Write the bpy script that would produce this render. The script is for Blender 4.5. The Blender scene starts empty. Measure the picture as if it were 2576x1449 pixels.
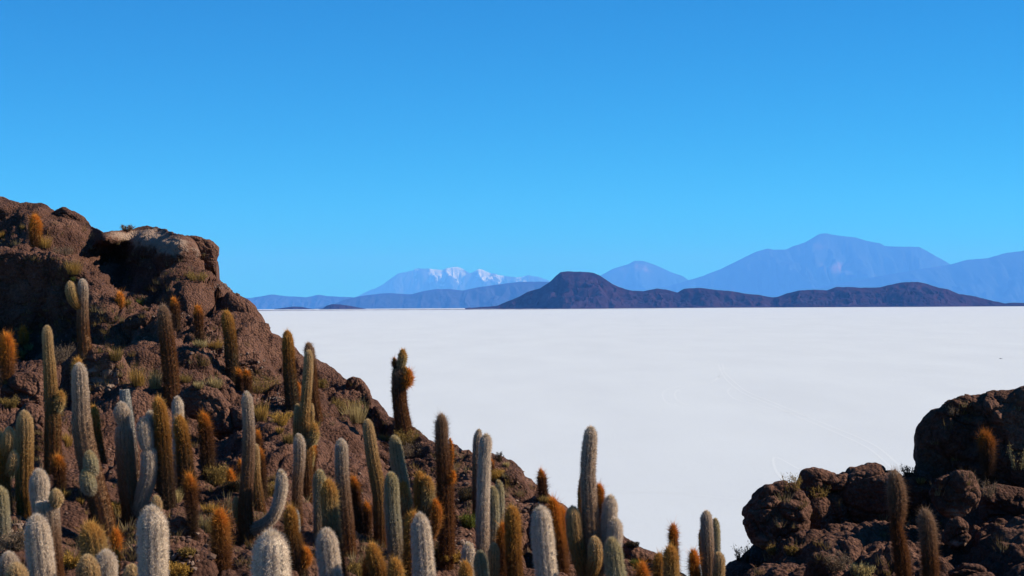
import bpy, bmesh, math, random
import numpy as np
from mathutils import Vector, Matrix
from mathutils.bvhtree import BVHTree

scene = bpy.context.scene
COL = scene.collection
R = math.radians
# ------------------------------------------------------------------ camera
F = 5000.0                       # focal length in photo units (photo 2576 x 1449 units)
EYE = 40.0                       # camera height above the salt flat, m
PITCH = math.atan((757 - 724.5) / F)
ROLL = -0.00516
cr, sr = math.cos(ROLL), math.sin(ROLL)
FWD = np.array([0, math.cos(PITCH), math.sin(PITCH)])
UP0 = np.array([0, -math.sin(PITCH), math.cos(PITCH)])
RT0 = np.array([1.0, 0, 0])
RT = RT0 * cr + UP0 * sr
UP = UP0 * cr - RT0 * sr
cam_data = bpy.data.cameras.new('camera')
cam = bpy.data.objects.new('camera', cam_data)
COL.objects.link(cam)
M = Matrix(((RT[0], UP[0], -FWD[0], 0), (RT[1], UP[1], -FWD[1], 0), (RT[2], UP[2], -FWD[2], EYE), (0, 0, 0, 1)))
cam.matrix_world = M
cam_data.sensor_width = 36
cam_data.lens = 36 * F / 2576
cam_data.clip_start = 0.5
cam_data.clip_end = 400000
scene.camera = cam
# ------------------------------------------------------------------ world + sun
SUN_EL, SUN_AZ = R(32), R(85)         # azimuth from the viewing direction (+Y) towards +X
world = bpy.data.worlds.new('World'); scene.world = world; world.use_nodes = True
wn, wl = world.node_tree.nodes, world.node_tree.links
bg = wn['Background']
sky = wn.new('ShaderNodeTexSky'); sky.sky_type = 'NISHITA'; sky.sun_disc = False
sky.sun_elevation = SUN_EL; sky.sun_rotation = SUN_AZ
sky.altitude = 3650; sky.air_density = 1.0; sky.dust_density = 0.0; sky.ozone_density = 4.0
hs = wn.new('ShaderNodeHueSaturation'); hs.inputs['Saturation'].default_value = 1.15
wl.new(sky.outputs[0], hs.inputs['Color']); tint = wn.new('ShaderNodeMix'); tint.data_type = 'RGBA'; tint.blend_type = 'MULTIPLY'; tint.inputs[0].default_value = 1
tint.inputs[7].default_value = (.06, .85, 1.10, 1); wl.new(hs.outputs[0], tint.inputs[6]); wl.new(tint.outputs[2], bg.inputs['Color'])
bg.inputs['Strength'].default_value = 0.062
sun_d = bpy.data.lights.new('sun', 'SUN'); sun_d.energy = 5.0; sun_d.angle = R(0.53); sun_d.color = (1.0, 0.90, 0.77)
sun = bpy.data.objects.new('sun', sun_d); COL.objects.link(sun)
sd = Vector((math.sin(SUN_AZ) * math.cos(SUN_EL), math.cos(SUN_AZ) * math.cos(SUN_EL), math.sin(SUN_EL)))
sun.rotation_euler = sd.to_track_quat('Z', 'Y').to_euler(); sun.location = (30, 0, 80)
scene.view_settings.view_transform = 'Standard'; scene.view_settings.look = 'None'
scene.view_settings.exposure = 0.8; scene.view_settings.gamma = 1.0
scene.render.engine = 'CYCLES'
scene.cycles.use_denoising = True
scene.cycles.max_bounces = 4; scene.cycles.diffuse_bounces = 2; scene.cycles.volume_bounces = 1
scene.cycles.transparent_max_bounces = 4; scene.cycles.sample_clamp_indirect = 4

# ------------------------------------------------------------------ helpers
CAMP = np.array([0, 0, EYE])
def ray(u, v):
    u = np.asarray(u, float); v = np.asarray(v, float)
    d = FWD + RT * ((u - 1288) / F)[..., None] - UP * ((v - 724.5) / F)[..., None]
    return d / d[..., 1:2]
def at(u, v, Y):
    return CAMP + ray(u, v) * np.asarray(Y, float)[..., None]

def _hash(ix, iy, iz, seed):
    h = (ix * 374761393 + iy * 668265263 + iz * 2147483647 + seed * 1274126177) & 0xffffffff
    h = ((h ^ (h >> 13)) * 1274126177) & 0xffffffff
    h = ((h ^ (h >> 16)) * 2246822519) & 0xffffffff
    return (h ^ (h >> 15)) & 0xffffffff
def vnoise(p, seed=0):
    """smooth value noise, -1..1"""
    q = np.floor(p).astype(np.int64); f = p - q; f = f * f * f * (f * (f * 6 - 15) + 10)
    out = 0
    for dx in (0, 1):
        wx = f[..., 0] if dx else 1 - f[..., 0]
        for dy in (0, 1):
            wy = f[..., 1] if dy else 1 - f[..., 1]
            for dz in (0, 1):
                wz = f[..., 2] if dz else 1 - f[..., 2]
                h = _hash(q[..., 0] + dx, q[..., 1] + dy, q[..., 2] + dz, seed) / 2147483648.0 - 1
                out = out + h * wx * wy * wz
    return out
def fbm(p, octaves=4, seed=0, gain=.5):
    a, s, out = 1.0, 0.0, 0
    for i in range(octaves):
        out = out + a * vnoise(p * (2.03 ** i) + i * 17.3, seed + i); s += a; a *= gain
    return out / s
def worley(p, seed=0, ids=False):
    """distance to the nearest jittered point and to the second nearest"""
    q = np.floor(p).astype(np.int64)
    d1 = np.full(p.shape[:-1], 9.0); d2 = d1.copy(); rid = d1 * 0
    for dx in (-1, 0, 1):
        for dy in (-1, 0, 1):
            for dz in (-1, 0, 1):
                c = q + np.array([dx, dy, dz])
                fx = _hash(c[..., 0], c[..., 1], c[..., 2], seed) / 4294967296.0
                fy = _hash(c[..., 0], c[..., 1], c[..., 2], seed + 71) / 4294967296.0
                fz = _hash(c[..., 0], c[..., 1], c[..., 2], seed + 143) / 4294967296.0
                d = np.sqrt((c[..., 0] + .1 + .8 * fx - p[..., 0]) ** 2 + (c[..., 1] + .1 + .8 * fy - p[..., 1]) ** 2 + (c[..., 2] + .1 + .8 * fz - p[..., 2]) ** 2)
                m = d < d1
                d2 = np.where(m, d1, np.minimum(d2, d)); d1 = np.where(m, d, d1)
                if ids: rid = np.where(m, (fx * 7.31 + fy * 3.7) % 1.0, rid)
    return (d1, d2, rid) if ids else (d1, d2)
def lumps(P, big=1.0, seed=0, fine=1.0):
    """pillowy conglomerate relief in metres, for points P"""
    W = P + 0.35 * np.stack([fbm(P * .9 + 11, 2, seed), fbm(P * .9 + 37, 2, seed + 3), fbm(P * .9 + 71, 2, seed + 5)], -1)
    h = 0
    for size, amp, sd_ in ((4.6, 1.55, 1), (1.7, .45, 2)):
        d1, d2 = worley(W / size, seed + sd_)
        h = h + amp * big * (.75 - d1 * d1 * 1.1 + .12 * np.minimum(d2 - d1, .35) / .35)
    d1, d2, rid = worley(W / np.array([2.1, 2.1, 1.5]), seed + 41, True)
    h = h + big * (.32 * (rid - .5) * np.clip((d2 - d1) * 5, 0, 1)) - .16 * np.exp(-(d2 - d1) / .045)
    d1, d2, rid = worley(W / .75, seed + 47, True)
    rg = np.clip(fbm(P * .22 + 9, 2, seed + 63) * 3.2 + .35, 0, 1)
    h = h - .13 * big * np.exp(-np.abs(fbm(P * np.array([.5, .5, .8]) + 53, 3, seed + 83)) / .018)
    h = h + rg * (.15 * (rid - .5) * np.clip((d2 - d1) * 6, 0, 1) - .07 * np.exp(-(d2 - d1) / .06))
    d1, d2 = worley(W / .5, seed + 9)
    h = h + (.06 + .1 * rg) * fine * (.6 - d1 * d1 + .25 * np.minimum(d2 - d1, .3) / .3) * (1 + .8 * vnoise(P * .5, seed + 21))
    d1, d2 = worley(P / .17, seed + 19)
    h = h + .05 * fine * (.6 - d1 * d1)
    h = h + .09 * fbm(P * 2.6, 4, seed + 31)
    return h

MATS = {}
def new_mat(name):
    m = bpy.data.materials.new(name); m.use_nodes = True
    n, l = m.node_tree.nodes, m.node_tree.links
    n.clear(); o = n.new('ShaderNodeOutputMaterial')
    MATS[name] = m
    return m, n, l, o
def ramp(n, pts):
    r = n.new('ShaderNodeValToRGB'); e = r.color_ramp.elements
    e[0].position, e[0].color = pts[0][0], (*pts[0][1], 1)
    e[1].position, e[1].color = pts[-1][0], (*pts[-1][1], 1)
    for p, c in pts[1:-1]:
        k = e.new(p); k.color = (*c, 1)
    return r
def tex(n, l, kind, scale, src, **kw):
    t = n.new(kind); t.inputs['Scale'].default_value = scale
    for k, v in kw.items(): t.inputs[k].default_value = v
    l.new(src, t.inputs['Vector']); return t

def rock_material():
    m, n, l, o = new_mat('brown_rock')
    geo = n.new('ShaderNodeNewGeometry'); pos = geo.outputs['Position']
    b = n.new('ShaderNodeBsdfPrincipled'); b.inputs['Roughness'].default_value = .95; b.inputs['Specular IOR Level'].default_value = .15
    t1 = tex(n, l, 'ShaderNodeTexNoise', .55, pos, Detail=6, Roughness=.6)
    r1 = ramp(n, [(.3, (.050, .023, .016)), (.5, (.105, .050, .033)), (.7, (.16, .083, .057))])
    l.new(t1.outputs['Fac'], r1.inputs[0])
    t2 = tex(n, l, 'ShaderNodeTexNoise', 9, pos, Detail=8, Roughness=.75)
    r2 = ramp(n, [(.33, (.42, .42, .44)), (.52, (1, 1, 1)), (.72, (1.5, 1.45, 1.4))])
    l.new(t2.outputs['Fac'], r2.inputs[0])
    mx = n.new('ShaderNodeMix'); mx.data_type = 'RGBA'; mx.blend_type = 'MULTIPLY'; mx.inputs[0].default_value = 1
    l.new(r1.outputs[0], mx.inputs[6]); l.new(r2.outputs[0], mx.inputs[7])
    # pale mineral stains, where the mesh attribute says so, broken up by noise
    at_ = n.new('ShaderNodeAttribute'); at_.attribute_name = 'pale'
    t3 = tex(n, l, 'ShaderNodeTexNoise', 1.6, pos, Detail=9, Roughness=.7)
    ad = n.new('ShaderNodeMath'); ad.operation = 'ADD'; l.new(at_.outputs['Fac'], ad.inputs[0]); l.new(t3.outputs['Fac'], ad.inputs[1])
    r3 = ramp(n, [(.0, (0, 0, 0)), (1, (1, 1, 1))]); r3.color_ramp.elements[0].position = .78; r3.color_ramp.elements[1].position = 1.1 if False else .98
    l.new(ad.outputs[0], r3.inputs[0])
    mp = n.new('ShaderNodeMix'); mp.data_type = 'RGBA'
    l.new(r3.outputs[0], mp.inputs[0]); l.new(mx.outputs[2], mp.inputs[6]); mp.inputs[7].default_value = (.27, .19, .145, 1)
    # orange-brown and grey lichen specks
    t4 = tex(n, l, 'ShaderNodeTexNoise', 4.3, pos, Detail=5, Roughness=.8)
    r4 = ramp(n, [(.66, (0, 0, 0)), (.74, (.75, .75, .75))]); l.new(t4.outputs['Fac'], r4.inputs[0])
    ml = n.new('ShaderNodeMix'); ml.data_type = 'RGBA'; l.new(r4.outputs[0], ml.inputs[0]); l.new(mp.outputs[2], ml.inputs[6]); ml.inputs[7].default_value = (.11, .085, .06, 1)
    l.new(ml.outputs[2], b.inputs['Base Color'])
    v = tex(n, l, 'ShaderNodeTexVoronoi', 11, pos); tn = tex(n, l, 'ShaderNodeTexNoise', 7, pos, Detail=8, Roughness=.75)
    mm = n.new('ShaderNodeMath'); mm.operation = 'MULTIPLY_ADD'; mm.inputs[1].default_value = -.9
    l.new(v.outputs['Distance'], mm.inputs[0]); l.new(tn.outputs['Fac'], mm.inputs[2])
    bp = n.new('ShaderNodeBump'); bp.inputs['Strength'].default_value = 1.0; bp.inputs['Distance'].default_value = .10
    l.new(mm.outputs[0], bp.inputs['Height']); l.new(bp.outputs[0], b.inputs['Normal'])
    l.new(b.outputs[0], o.inputs[0]); return m
ROCK = rock_material()

def attr_material(name, transl, rough=.8):
    m, n, l, o = new_mat(name)
    a = n.new('ShaderNodeAttribute'); a.attribute_name = 'Col'
    d = n.new('ShaderNodeBsdfDiffuse'); t = n.new('ShaderNodeBsdfTranslucent'); mx = n.new('ShaderNodeMixShader')
    l.new(a.outputs['Color'], d.inputs[0]); l.new(a.outputs['Color'], t.inputs[0])
    mx.inputs[0].default_value = transl
    l.new(d.outputs[0], mx.inputs[1]); l.new(t.outputs[0], mx.inputs[2]); l.new(mx.outputs[0], o.inputs[0])
    return m
SPINE = attr_material('cactus_spine', .25)
FLESH = attr_material('cactus_flesh', 0)
LEAF = attr_material('shrub_leaf', .3)

def mesh_obj(name, verts, faces, mats, parent=None, loc=None, fcols=None, smooth=True, mat_idx=None):
    """verts (n,3) world coordinates; faces: list of arrays (k, 3 or 4)"""
    verts = np.asarray(verts, dtype=np.float64)
    if loc is not None: verts = verts - np.asarray(loc)
    me = bpy.data.meshes.new(name)
    me.vertices.add(len(verts)); me.vertices.foreach_set('co', verts.astype(np.float32).ravel())
    loops, starts, tot = [], [], 0
    for fa in faces:
        fa = np.asarray(fa, dtype=np.int32)
        if len(fa) == 0: continue
        loops.append(fa.ravel()); k = fa.shape[1]
        starts.append(tot + np.arange(len(fa), dtype=np.int32) * k); tot += fa.size
    loops = np.concatenate(loops); starts = np.concatenate(starts)
    me.loops.add(len(loops)); me.loops.foreach_set('vertex_index', loops)
    me.polygons.add(len(starts)); me.polygons.foreach_set('loop_start', starts.astype(np.int32))
    me.update(calc_edges=True)
    for mt in mats: me.materials.append(mt)
    if mat_idx is not None: me.polygons.foreach_set('material_index', np.asarray(mat_idx, dtype=np.int32))
    me.polygons.foreach_set('use_smooth', np.full(len(starts), smooth, dtype=bool))
    if fcols is not None:
        ca = me.attributes.new('Col', 'FLOAT_COLOR', 'POINT')
        c = np.ones((len(verts), 4), dtype=np.float32); c[:, :3] = fcols
        ca.data.foreach_set('color', c.ravel())
    me.validate()
    ob = bpy.data.objects.new(name, me); COL.objects.link(ob)
    if loc is not None and parent is None: ob.location = loc
    if parent is not None: ob.parent = parent
    return ob
def add_float_attr(ob, name, vals):
    a = ob.data.attributes.new(name, 'FLOAT', 'POINT'); a.data.foreach_set('value', np.asarray(vals, dtype=np.float32))
def tag(o, label=None, cat=None, group=None, kind=None):
    if label: o['label'] = label
    if cat: o['category'] = cat
    if group: o['group'] = group
    if kind: o['kind'] = kind
    return o
def empty(name, loc):
    o = bpy.data.objects.new(name, None); COL.objects.link(o); o.location = loc; o.empty_display_size = .2; return o
def grid_faces(ni, nj, wrap=False):
    i = np.arange(ni - 1)[:, None]; j = np.arange(nj if wrap else nj - 1)[None, :]
    a = i * nj + j; b = i * nj + (j + 1) % nj
    return np.stack([a, b, b + nj, a + nj], -1).reshape(-1, 4)

# ------------------------------------------------------------------ salt flat
RE = 6371000.0
def salt_z(d): return -d * d / (2 * RE)
rad = np.concatenate([[0], np.geomspace(20, 2000, 40), np.arange(3000, 70000, 1000)])
na = 288
th = np.arange(na) / na * 2 * np.pi
X = rad[:, None] * np.cos(th); Y_ = rad[:, None] * np.sin(th); Z = np.repeat(salt_z(rad)[:, None], na, 1)
V = np.stack([X, Y_, Z], -1).reshape(-1, 3)
m, n, l, o = new_mat('salt_crust')
geo = n.new('ShaderNodeNewGeometry'); pos = geo.outputs['Position']
mp = n.new('ShaderNodeMapping'); mp.inputs['Scale'].default_value = (.06, .012, 1); l.new(pos, mp.inputs[0])
s1 = tex(n, l, 'ShaderNodeTexNoise', .35, mp.outputs[0], Detail=6, Roughness=.6)
r1 = ramp(n, [(.3, (.465, .512, .56)), (.7, (.50, .55, .595))]); l.new(s1.outputs['Fac'], r1.inputs[0])
s2 = tex(n, l, 'ShaderNodeTexNoise', .9, pos, Detail=4, Roughness=.8)
r2 = ramp(n, [(.28, (.72, .72, .74)), (.42, (1, 1, 1)), (.68, (1, 1, 1)), (.8, (1.1, 1.1, 1.1))]); l.new(s2.outputs['Fac'], r2.inputs[0])
mx = n.new('ShaderNodeMix'); mx.data_type = 'RGBA'; mx.blend_type = 'MULTIPLY'; mx.inputs[0].default_value = 1
l.new(r1.outputs[0], mx.inputs[6]); l.new(r2.outputs[0], mx.inputs[7])
b = n.new('ShaderNodeBsdfDiffuse'); l.new(mx.outputs[2], b.inputs[0]); l.new(b.outputs[0], o.inputs[0])
salt = mesh_obj('salt_flat', V, [grid_faces(len(rad), na, True)], [m], smooth=False)
tag(salt, 'blinding white salt flat stretching to the horizon', 'salt flat', kind='structure')

def flat_mat(name, c, rough=.9):
    m, n, l, o = new_mat(name)
    b = n.new('ShaderNodeBsdfDiffuse'); b.inputs[0].default_value = (*c, 1); l.new(b.outputs[0], o.inputs[0]); return m
# mirage line under the horizon, imitated by a dark strip laid on the salt
def salt_at(u, v):
    d = ray(u, v); z = d[..., 2]
    # solve EYE + z*Y = -Y^2/2R
    A = 1 / (2 * RE); disc = np.maximum(z * z - 4 * A * EYE, 0)
    Yd = (-z - np.sqrt(disc)) / (2 * A)
    return CAMP + d * Yd[..., None]
def strip_on_salt(us, v0, v1, mat, name, lift=.3):
    A_ = salt_at(us, v0); B_ = salt_at(us, v1)
    V = np.concatenate([A_, B_]); V[:, 2] += lift; k = len(us)
    i = np.arange(k - 1)
    return mesh_obj(name, V, [np.stack([i + k, i + 1 + k, i + 1, i], 1)], [mat], smooth=False)
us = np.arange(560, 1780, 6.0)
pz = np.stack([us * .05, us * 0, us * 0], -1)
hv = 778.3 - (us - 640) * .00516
mirage_m = flat_mat('mirage_dark', (.16, .15, .17))
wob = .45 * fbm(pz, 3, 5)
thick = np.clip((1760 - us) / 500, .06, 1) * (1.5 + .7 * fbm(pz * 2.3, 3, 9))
st = strip_on_salt(us, hv + 2.9 + wob - thick * .4, hv + 2.9 + wob + thick * .45, mirage_m, 'mirage', .8)
tag(st, 'thin dark mirage line lying just under the horizon across the salt', 'mirage', kind='structure')
# tyre tracks : pairs of faint bright curves
trk_m = flat_mat('track_salt', (.525, .57, .61))
def catmull(pts, step):
    pts = np.array(pts, float); P = np.vstack([2 * pts[0] - pts[1], pts, 2 * pts[-1] - pts[-2]]); out = []
    for i in range(1, len(P) - 2):
        L = max(2, int(np.linalg.norm((P[i + 1] - P[i])[:2]) / step)); t = np.linspace(0, 1, L, endpoint=False)[:, None]
        a, b_, c, d = P[i - 1], P[i], P[i + 1], P[i + 2]
        out.append(.5 * ((2 * b_) + (-a + c) * t + (2 * a - 5 * b_ + 4 * c - d) * t * t + (-a + 3 * b_ - 3 * c + d) * t ** 3))
    out.append(P[-2][None]); return np.vstack(out)
tracks = [
 [(1818, 915), (1822, 935), (1845, 958), (1880, 985), (1945, 1012), (2030, 1048), (2110, 1080), (2200, 1120), (2262, 1170), (2300, 1200)],
 [(1806, 915), (1816, 938), (1832, 960), (1872, 990), (1935, 1016), (2018, 1053), (2098, 1086), (2185, 1128), (2243, 1178), (2270, 1205)],
 [(1822, 935), (1795, 955), (1718, 970), (1670, 985), (1674, 1010), (1705, 1022)],
 [(1818, 938), (1790, 962), (1735, 972), (1700, 985), (1702, 1005), (1728, 1019)],
 [(2030, 1048), (1960, 1032), (1890, 1015), (1848, 1003), (1830, 985), (1845, 975), (1878, 984)],
 [(2010, 1180), (1950, 1150), (1950, 1180), (1975, 1215)],
 [(1620, 1150), (1500, 1138), (1400, 1130), (1300, 1120)],
 [(1560, 1238), (1700, 1240), (1800, 1250), (1880, 1258)], [(1400, 1232), (1500, 1236), (1620, 1240)],
]
ws = [.3] * 6 + [.2, .25, .2]
vs_, fs_ = [], []; off = 0
for tr, w in zip(tracks, ws):
    c = catmull(tr, 6); P = salt_at(c[:, 0], c[:, 1]); T = np.gradient(P, axis=0); T[:, 2] = 0
    T /= np.linalg.norm(T, axis=1)[:, None]; N = np.stack([-T[:, 1], T[:, 0], T[:, 0] * 0], 1) * w
    k = len(P); A_ = P + N; B_ = P - N; A_[:, 2] += .012; B_[:, 2] += .012
    vs_ += [A_, B_]; i = np.arange(k - 1); fs_.append(np.stack([i, i + 1, i + 1 + k, i + k], 1) + off); off += 2 * k
tr_o = mesh_obj('tyre_tracks', np.vstack(vs_), [np.vstack(fs_)], [trk_m], smooth=False)
tag(tr_o, 'faint curving vehicle tracks on the salt', 'tracks', kind='structure')

# ------------------------------------------------------------------ distant hills and mountains
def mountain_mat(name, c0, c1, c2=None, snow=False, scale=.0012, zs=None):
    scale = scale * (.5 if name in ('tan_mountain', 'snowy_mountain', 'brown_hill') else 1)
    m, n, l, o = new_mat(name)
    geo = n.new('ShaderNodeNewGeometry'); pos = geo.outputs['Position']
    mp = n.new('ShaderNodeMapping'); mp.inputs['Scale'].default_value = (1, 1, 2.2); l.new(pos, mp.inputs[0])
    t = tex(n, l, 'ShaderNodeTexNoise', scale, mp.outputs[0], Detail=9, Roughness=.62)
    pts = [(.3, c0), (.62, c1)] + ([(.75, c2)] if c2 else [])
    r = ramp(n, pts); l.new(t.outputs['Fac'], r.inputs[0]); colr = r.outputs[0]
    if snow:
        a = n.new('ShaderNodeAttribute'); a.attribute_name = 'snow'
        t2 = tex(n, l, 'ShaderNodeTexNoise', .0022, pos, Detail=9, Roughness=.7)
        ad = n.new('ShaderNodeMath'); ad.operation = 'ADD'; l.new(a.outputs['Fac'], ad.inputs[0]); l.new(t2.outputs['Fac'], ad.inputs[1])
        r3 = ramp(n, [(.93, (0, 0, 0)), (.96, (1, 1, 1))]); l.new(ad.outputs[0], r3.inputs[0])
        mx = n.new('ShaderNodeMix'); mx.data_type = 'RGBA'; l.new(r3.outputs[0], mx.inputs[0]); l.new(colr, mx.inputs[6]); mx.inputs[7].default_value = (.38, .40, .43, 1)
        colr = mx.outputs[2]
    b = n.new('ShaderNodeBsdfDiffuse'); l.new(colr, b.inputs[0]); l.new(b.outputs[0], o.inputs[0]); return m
def mountain(name, prof, dist, mat, label, wfac=2.2, amp=.16, seed=0, step=3.0, rough=.8, snow=False, rav=1.0, conv=1.25, iso=.34):
    prof = np.array(prof, float); us = np.arange(prof[0, 0], prof[-1, 0] + step, step)
    vs = np.interp(us, prof[:, 0], prof[:, 1])
    k = np.exp(-np.linspace(-1.6, 1.6, 5) ** 2); k /= k.sum()
    vs = np.convolve(np.pad(vs, 2, mode='edge'), k, 'valid')
    vs = vs + rough * fbm(np.stack([us * .09, us * 0 + seed, us * 0], -1), 4, seed + 3)
    ridge = at(us, vs, np.full(len(us), dist)); base = salt_z(dist) - 3
    hgt = np.maximum(ridge[:, 2] - base, 2)
    S = np.concatenate([-np.linspace(0, 1, 61)[::-1], np.linspace(0, 1, 16)[1:]])
    hs_ = np.convolve(np.pad(hgt, 20, mode='edge'), np.ones(41) / 41, 'valid')
    Wd = wfac * (hs_ * .6 + hgt * .4)
    X = ridge[None, :, 0] + 0 * S[:, None]; Yy = dist + S[:, None] * Wd[None, :]
    sa = np.abs(S)[:, None]
    zz = (1 - sa) ** conv
    pn = np.stack([X / (hs_.max() * .55 * rav) + seed * 3.1, Yy / (hs_.max() * .55 * rav / iso), X * 0], -1)
    rv = fbm(pn, 5, seed + 40, .55); rv = 1 - 2 * np.abs(rv) * 1.4
    bell = np.sin(np.pi * np.clip(sa, 0, 1)) ** .8
    z = base + hgt[None] * zz + amp * hgt[None] * bell * (rv - .7) * (1 - .3 * sa)
    z = np.where(sa > .985, base - 30, z)
    # a gentle sideways swing of the ravine walls, so spurs catch the sun
    X = X + hgt[None] * .25 * bell * fbm(pn * 1.7 + 5, 3, seed + 60)
    V = np.stack([X, Yy, z], -1).reshape(-1, 3)
    ob = mesh_obj(name, V, [grid_faces(len(S), len(us))], [mat], smooth=True)
    tag(ob, label, name.replace('_', ' '), kind='structure')
    return ob, S, us, vs, V
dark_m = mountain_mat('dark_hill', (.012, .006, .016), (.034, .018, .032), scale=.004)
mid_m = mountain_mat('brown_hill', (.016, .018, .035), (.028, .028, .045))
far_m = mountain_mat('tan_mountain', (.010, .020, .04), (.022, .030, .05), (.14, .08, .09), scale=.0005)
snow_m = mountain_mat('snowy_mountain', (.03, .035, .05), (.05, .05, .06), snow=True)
near_prof = [(1170,775),(1191,773.8),(1249.6,769),(1280.8,757),(1308,745.5),(1327.7,733.8),(1359,724.8),(1382,710),(1398,694.7),(1409.7,685),(1425,683),(1460.5,683),(1491.7,686),(1507,692),(1523,702.6),(1542.5,716),(1572,727),(1592,731.3),(1617,732.5),(1650,726),(1675,728.4),(1704,736.3),(1720.6,726),(1758,724),(1799,729),(1840.7,732),(1869.7,738.3),(1907,741.6),(1944,748),(1956.6,746.6),(1981.5,737.5),(2010.5,730.5),(2047.7,729),(2081,730),(2105.7,721.8),(2130.6,721.8),(2172,724),(2213,723),(2238,716.8),(2267,710.6),(2308.6,709),(2333.5,714.7),(2362.4,724),(2383,727),(2412,739.6),(2445,743.7),(2478.4,752),(2503,758),(2528,763.6),(2536,762),(2576,761.5),(2650,763)]
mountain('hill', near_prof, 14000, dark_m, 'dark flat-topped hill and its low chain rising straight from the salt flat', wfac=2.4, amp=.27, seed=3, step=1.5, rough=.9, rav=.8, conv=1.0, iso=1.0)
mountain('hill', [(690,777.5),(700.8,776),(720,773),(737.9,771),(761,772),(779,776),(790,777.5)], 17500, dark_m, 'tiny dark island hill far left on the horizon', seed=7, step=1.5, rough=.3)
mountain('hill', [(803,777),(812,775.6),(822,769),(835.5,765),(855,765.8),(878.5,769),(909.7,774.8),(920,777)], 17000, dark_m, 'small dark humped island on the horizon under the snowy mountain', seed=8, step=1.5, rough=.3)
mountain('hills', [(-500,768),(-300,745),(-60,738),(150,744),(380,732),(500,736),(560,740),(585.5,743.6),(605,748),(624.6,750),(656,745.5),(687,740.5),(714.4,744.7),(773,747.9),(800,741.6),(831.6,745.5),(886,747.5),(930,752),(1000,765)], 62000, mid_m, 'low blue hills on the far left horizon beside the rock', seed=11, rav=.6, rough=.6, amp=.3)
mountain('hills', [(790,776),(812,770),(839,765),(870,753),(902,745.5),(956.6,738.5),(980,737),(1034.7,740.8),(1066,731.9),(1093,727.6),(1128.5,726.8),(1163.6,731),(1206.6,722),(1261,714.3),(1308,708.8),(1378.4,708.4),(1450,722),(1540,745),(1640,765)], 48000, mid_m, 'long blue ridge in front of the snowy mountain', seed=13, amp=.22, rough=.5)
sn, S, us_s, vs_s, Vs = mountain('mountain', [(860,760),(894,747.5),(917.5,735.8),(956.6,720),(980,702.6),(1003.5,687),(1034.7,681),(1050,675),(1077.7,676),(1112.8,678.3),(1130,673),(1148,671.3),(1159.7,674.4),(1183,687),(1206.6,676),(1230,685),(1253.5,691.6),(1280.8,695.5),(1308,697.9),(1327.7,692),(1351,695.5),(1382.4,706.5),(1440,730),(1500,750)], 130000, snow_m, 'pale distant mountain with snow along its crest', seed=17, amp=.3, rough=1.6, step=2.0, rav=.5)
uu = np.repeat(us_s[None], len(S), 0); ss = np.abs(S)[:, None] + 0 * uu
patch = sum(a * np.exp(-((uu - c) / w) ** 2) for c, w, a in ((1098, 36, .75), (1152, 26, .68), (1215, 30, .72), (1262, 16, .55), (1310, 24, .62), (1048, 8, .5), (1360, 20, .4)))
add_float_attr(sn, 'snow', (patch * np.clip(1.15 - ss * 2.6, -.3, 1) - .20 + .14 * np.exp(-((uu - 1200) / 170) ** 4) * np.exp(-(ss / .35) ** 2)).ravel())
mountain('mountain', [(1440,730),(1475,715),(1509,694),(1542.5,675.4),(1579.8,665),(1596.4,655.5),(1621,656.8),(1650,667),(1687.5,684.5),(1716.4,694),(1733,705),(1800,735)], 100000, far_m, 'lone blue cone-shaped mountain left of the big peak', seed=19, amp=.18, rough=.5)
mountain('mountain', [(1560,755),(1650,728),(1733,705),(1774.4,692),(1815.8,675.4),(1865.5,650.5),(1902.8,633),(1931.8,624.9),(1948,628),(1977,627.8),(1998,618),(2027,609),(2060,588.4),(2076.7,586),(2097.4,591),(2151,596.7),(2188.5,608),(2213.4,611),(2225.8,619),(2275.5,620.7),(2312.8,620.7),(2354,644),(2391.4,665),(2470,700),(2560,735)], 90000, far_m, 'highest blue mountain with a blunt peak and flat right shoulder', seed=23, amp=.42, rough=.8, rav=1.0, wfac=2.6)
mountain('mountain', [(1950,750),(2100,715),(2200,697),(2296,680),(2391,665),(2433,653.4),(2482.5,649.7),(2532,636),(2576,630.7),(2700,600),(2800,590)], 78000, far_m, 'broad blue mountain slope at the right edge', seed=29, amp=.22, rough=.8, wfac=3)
# tiny dark mound alone on the salt
p0 = salt_at(np.array(2518.), np.array(902.6))
th = np.arange(20) / 20 * 2 * np.pi; ph = np.linspace(0, np.pi / 2, 7)
L_ = np.linalg.norm(p0) / F
rr = 4.2 * L_ * (1 + .2 * np.cos(th * 2 + 1) + .12 * np.cos(th * 3))
MV = np.stack([np.cos(ph)[:, None] * np.cos(th) * rr, np.cos(ph)[:, None] * np.sin(th) * rr * .6, np.sin(ph)[:, None] * (1.1 * L_) * (1.1 - .4 * np.cos(th - .3)) + 0 * th], -1).reshape(-1, 3)
mo = mesh_obj('low_rock', MV + p0 - [0, 0, .05], [grid_faces(7, 20, True)], [flat_mat('dark_stone', (.03, .03, .035))], loc=p0)
tag(mo, 'tiny dark low rock alone far out on the white salt at the right', 'rock')

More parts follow.
